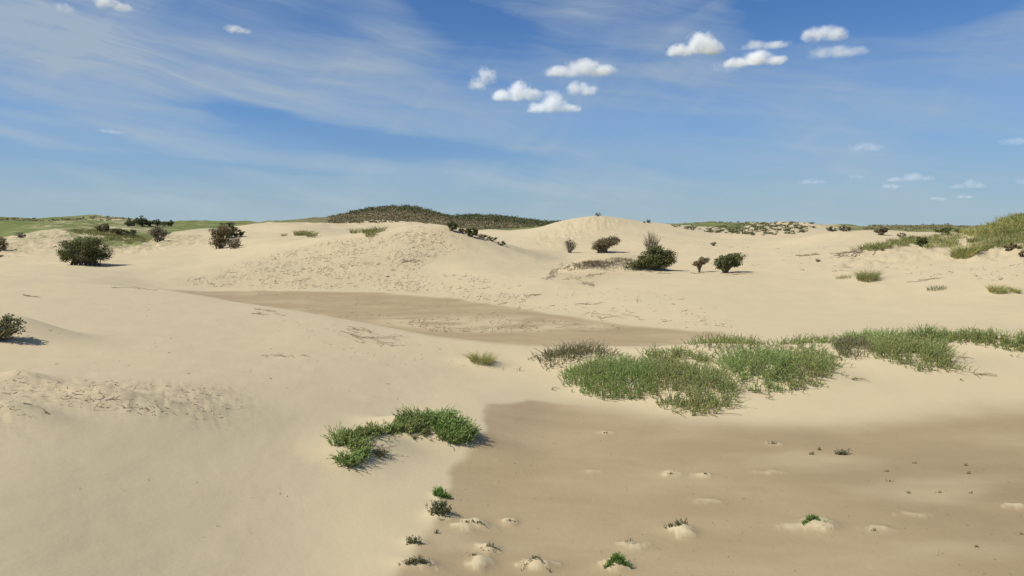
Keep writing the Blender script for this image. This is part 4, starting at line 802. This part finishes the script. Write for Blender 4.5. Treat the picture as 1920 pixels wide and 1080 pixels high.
branch('loop of dead stems on the sand near the right tufts', 1740, 524, 50, 3, 1.6, .016, 1, .1, ys=.3)
branch('heap of old branches halfway up the litter-strewn central dune face', 773, 490, 20, 5, 1.5, .03, 2, .5, ys=.5)
branch('small dark knot of wood low on the central dune face', 728, 519, 5, 4, .25, .05, 1, 0)
branch('bare sticks fallen from the larger tree of the pair right of the mound', 1400, 514, 60, 4, 1.6, .016, 1, -.1, ys=.2)
branch('bare sticks at the foot of the small umbrella-headed tree', 1305, 513, 30, 4, 1.2, .016, 1, .1, ys=.2)
# dead growth draped over the mound
def strand_mat(label, path, n, L, rad, jit=2.0, up=.3):
    path = np.array(path, float); seg = np.r_[0, np.cumsum(np.hypot(*np.diff(path, axis=0).T))]; t_ = rng.uniform(0, seg[-1], n)
    P_ = hits(np.interp(t_, seg, path[:, 0]) + rng.normal(0, jit, n), np.interp(t_, seg, path[:, 1]) + rng.normal(0, jit * .7, n)); P_ = P_[np.abs(P_[:, 1] - np.median(P_[:, 1])) < 6]
    p = P_.mean(0); p[2] = float(height(p[0], p[1])); root = empty('fallen_branch', p, label, 'dead stems'); A = []; Rr = []
    for pt, (q, r) in zip(P_, twig_lines(len(P_), L, 0, rad, .35)):
        th = random.gauss(.1, .6); c, s_ = math.cos(th), math.sin(th); u = abs(random.gauss(0, up)); k = random.uniform(.4, 1.3)
        A.append(np.stack([pt[0] + (q[:, 0] * c - q[:, 1] * s_) * k, pt[1] + (q[:, 0] * s_ + q[:, 1] * c) * k, q[:, 2] * k + u * (q[:, 0] - q[0, 0]) * k], 1)); Rr.append(r)
    A = np.array(A); A[..., 2] += height(A[..., 0], A[..., 1]); b = MB(); b.tubes(A - p, np.array(Rr), 3); tag(b.build('wood', M_TWIG, root, smooth=True), kind='stuff'); return root
strand_mat('brown mat of dead stems draped along the crest of the mound', [(1040, 506), (1065, 500), (1110, 496), (1160, 494), (1200, 499), (1240, 507)], 140, .5, .018, 1.3, .12)
strand_mat('brown lip of roots laid bare under the wedge-shaped tree at the right of the mound', [(1150, 498), (1190, 504), (1225, 510), (1258, 515)], 70, .45, .016, 1.2, .1)
strand_mat('second, thinner line of dead stems along the mound just under its crest', [(1060, 505), (1110, 503), (1170, 503), (1215, 507)], 60, .4, .016, 1.0, .08)
strand_mat('dark dead stems hanging over the left shoulder of the mound', [(1052, 500), (1040, 508), (1034, 518), (1022, 524)], 100, .45, .02, 3.4)
strand_mat('clump of dead stems in the middle of the mound front', [(1096, 520), (1115, 516), (1138, 513)], 60, .4, .014, 2.4)
strand_mat('small brown heap of dead stems at the foot of the mound', [(1092, 530), (1105, 533), (1114, 536)], 60, .3, .015, 2.0, .5)
strand_mat('broken dead stems low at the left foot of the mound', [(1060, 524), (1075, 520), (1088, 522)], 36, .35, .014, 2.4)
strand_mat('scattered dead stems on the bare face below the mound crest', [(1050, 512), (1100, 507), (1160, 505), (1210, 510)], 46, .3, .011, 4.0, .1)
strand_mat('dark sprigs standing on the left end of the mound crest', [(1050, 498), (1062, 496), (1070, 497)], 26, .35, .014, 1.5, 1.2)
grass_stuff('mound_grass', M_TREE_G, scatter_px([(1075, 496), (1100, 491), (1170, 488), (1185, 492), (1120, 495), (1080, 499)], 60), 34, .24, .4, .016, 'thin greenish grass along the crest of the mound')

# ------------------------------------------------------------------ cumulus clouds
def cloud(label, px, py, wpx, hpx, lobes, dens, group=None, base=900.0):
    d_ = ray(px, py); tt = base / d_[2]; c = np.array((d_[0] * tt, d_[1] * tt, CAMZ + d_[2] * tt)); k = c[1] / F
    W_, H_ = wpx * k * .62, hpx * k * .70; yaw = -math.atan2(d_[0], d_[1])
    b = MB(); nu, nv = 20, 12; u = np.linspace(0, 2 * math.pi, nu, endpoint=False); v = np.linspace(-1.45, 1.45, nv)
    vs = np.array([[1.35 * math.cos(a) * math.cos(e), 1.35 * math.sin(a) * math.cos(e), 1.4 * math.sin(e)] for e in v for a in u])
    q = np.array([[j * nu + i, j * nu + (i + 1) % nu, (j + 1) * nu + (i + 1) % nu, (j + 1) * nu + i] for j in range(nv - 1) for i in range(nu)])
    n0 = len(vs); vs = np.concatenate([vs, [[0, 0, -1.42], [0, 0, 1.42]]])
    t = np.array([[n0, (i + 1) % nu, i] for i in range(nu)] + [[n0 + 1, (nv - 1) * nu + i, (nv - 1) * nu + (i + 1) % nu] for i in range(nu)])
    b.add(vs, q, t)
    m, T = mat('cloud_vapour'); tc = T.n('ShaderNodeTexCoord'); sp = T.n('ShaderNodeSeparateXYZ'); T.link(tc.outputs['Object'], sp.inputs[0])
    x_, y_, z_ = sp.outputs; asp = H_ / W_
    mp = T.n('ShaderNodeMapping'); T.link(tc.outputs['Object'], mp.inputs[0]); mp.inputs['Scale'].default_value = (1, .7, asp); mp.inputs['Location'].default_value = (px * .37, py * .21, 0)
    nz = T.noise(mp.outputs[0], 2.6, 6, .66)
    f = None
    for (lx, lz, rx, rz) in lobes:
        a = T.m('DIVIDE', T.m('SUBTRACT', x_, lx), rx); bb = T.m('DIVIDE', T.m('SUBTRACT', z_, lz), rz); cc = T.m('DIVIDE', y_, max(rx, .5))
        r = T.m('SUBTRACT', 1.0, T.m('ADD', T.m('MULTIPLY', a, a), T.m('ADD', T.m('MULTIPLY', bb, bb), T.m('MULTIPLY', cc, cc))))
        f = r if f is None else T.m('MAXIMUM', f, r)
    f = T.m('ADD', f, T.m('MULTIPLY', T.m('SUBTRACT', nz, .5), 3.8)); f = T.ramp(f, -0.25, 1.9)
    f = T.m('MULTIPLY', f, T.ramp(T.m('ADD', z_, T.m('MULTIPLY', nz, .35)), -.42, -.12))
    # nothing right at the edge of the domain
    rr = T.m('ADD', T.m('MULTIPLY', x_, x_), T.m('ADD', T.m('MULTIPLY', y_, y_), T.m('MULTIPLY', z_, z_))); f = T.m('MULTIPLY', f, T.ramp(rr, 1.25, 1.75, 1, 0))
    pv = T.n('ShaderNodeVolumeScatter'); pv.inputs['Color'].default_value = (1, 1, 1, 1); pv.inputs['Anisotropy'].default_value = 0.0
    T.link(T.m('MULTIPLY', f, dens * (1.0 if py < 220 else .30) / (H_ * 2)), pv.inputs['Density'])
    o_ = T.n('ShaderNodeOutputMaterial'); T.link(pv.outputs[0], o_.inputs['Volume'])
    o = b.build('cloud', m, loc=c); o.rotation_euler = (0, 0, yaw); o.scale = (W_, W_ * .6, H_); tag(o, label, 'cloud', group); return o
P3 = [(-.5, -.2, .5, .55), (.1, .1, .55, .8), (.55, -.15, .45, .55)]
P2 = [(-.28, .08, .6, .62), (.3, -.1, .66, .55), (.05, .25, .4, .5)]
CG = 'small white fair-weather clouds'
cloud('brightest white cloud with one tall hump, left end of the upper right group', 1303, 88, 84, 42, [(-.5, -.25, .5, .5), (.2, .15, .5, .85), (.55, -.2, .45, .7)], 13, CG)
cloud('flat white cloud low in the upper right group, right of the humped one', 1414, 113, 92, 28, P3, 8, CG)
cloud('thin bluish cloud just above the flat white one in the upper right group', 1436, 84, 76, 22, [(-.45, .0, .5, .7), (.35, -.1, .6, .5)], 3.0, CG)
cloud('rounded cloud topmost and rightmost of the upper right group', 1545, 65, 80, 34, P2, 5, CG)
cloud('faint flat wisp hanging below the rounded cloud at upper right', 1570, 98, 100, 26, P2, 1.6, CG)
cloud('faint torn wisp below the humped white cloud', 1358, 128, 50, 28, P2, 0.9, CG)
cloud('upright white cloud at the left end of the central group', 906, 151, 54, 46, [(.2, .25, .55, .6), (-.3, -.3, .55, .6)], 8, CG)
cloud('wide white cloud with two knobs, second from left in the central group', 968, 176, 78, 36, P3, 10, CG)
cloud('bright white cloud lowest in the central group', 1036, 196, 84, 38, [(0, .15, .5, .8), (-.5, -.3, .45, .5), (.5, -.35, .5, .4)], 10, CG)
cloud('small white cloud at the right end of the lower row of the central group', 1090, 168, 54, 30, P2, 6, CG)
cloud('long flat cloud above the rest of the central group', 1087, 131, 106, 32, P3, 7, CG)
cloud('white cloud cut by the top edge, far left', 212, 9, 62, 26, [(-.3, .2, .6, .6), (.4, -.2, .5, .5)], 5, CG)
cloud('small pale puff left of the cloud at the top edge', 121, 16, 34, 22, P2, 2.0, CG)
cloud('small pale puff right of the cloud at the top edge', 444, 56, 44, 18, P2, 2.5, CG)
cloud('tiny pale puff low over the left sky, under the cirrus band', 206, 247, 44, 10, P2, 1.5, CG)
cloud('lone grey cloud midway down the right sky', 1622, 277, 56, 20, P2, 2.4, CG)
cloud('grey cloud cut by the right edge, midway down', 1908, 266, 60, 18, P2, 2.0, CG)
cloud('grey cloud low by the right edge', 1918, 341, 26, 14, P2, 2.4, CG)
cloud('faint grey streak, leftmost of the low clouds at right', 1522, 341, 48, 12, P2, 1.5, CG)
cloud('faint small grey patch above the leftmost low streak', 1606, 332, 30, 9, P2, 1.2, CG)
cloud('whitish low cloud, highest of the low clouds at right', 1706, 334, 66, 16, P3, 3.0, CG)
cloud('small bright low cloud below and left of the highest low one', 1671, 350, 32, 13, P2, 3.6, CG)
cloud('small bright low cloud, rightmost of the low ones', 1815, 347, 50, 17, P3, 3.2, CG)
cloud('tiny cloud nearest the horizon, left one of two', 1758, 373, 28, 9, P2, 2.6, CG)
cloud('tiny cloud nearest the horizon, right one of two', 1808, 369, 30, 9, P2, 2.6, CG)
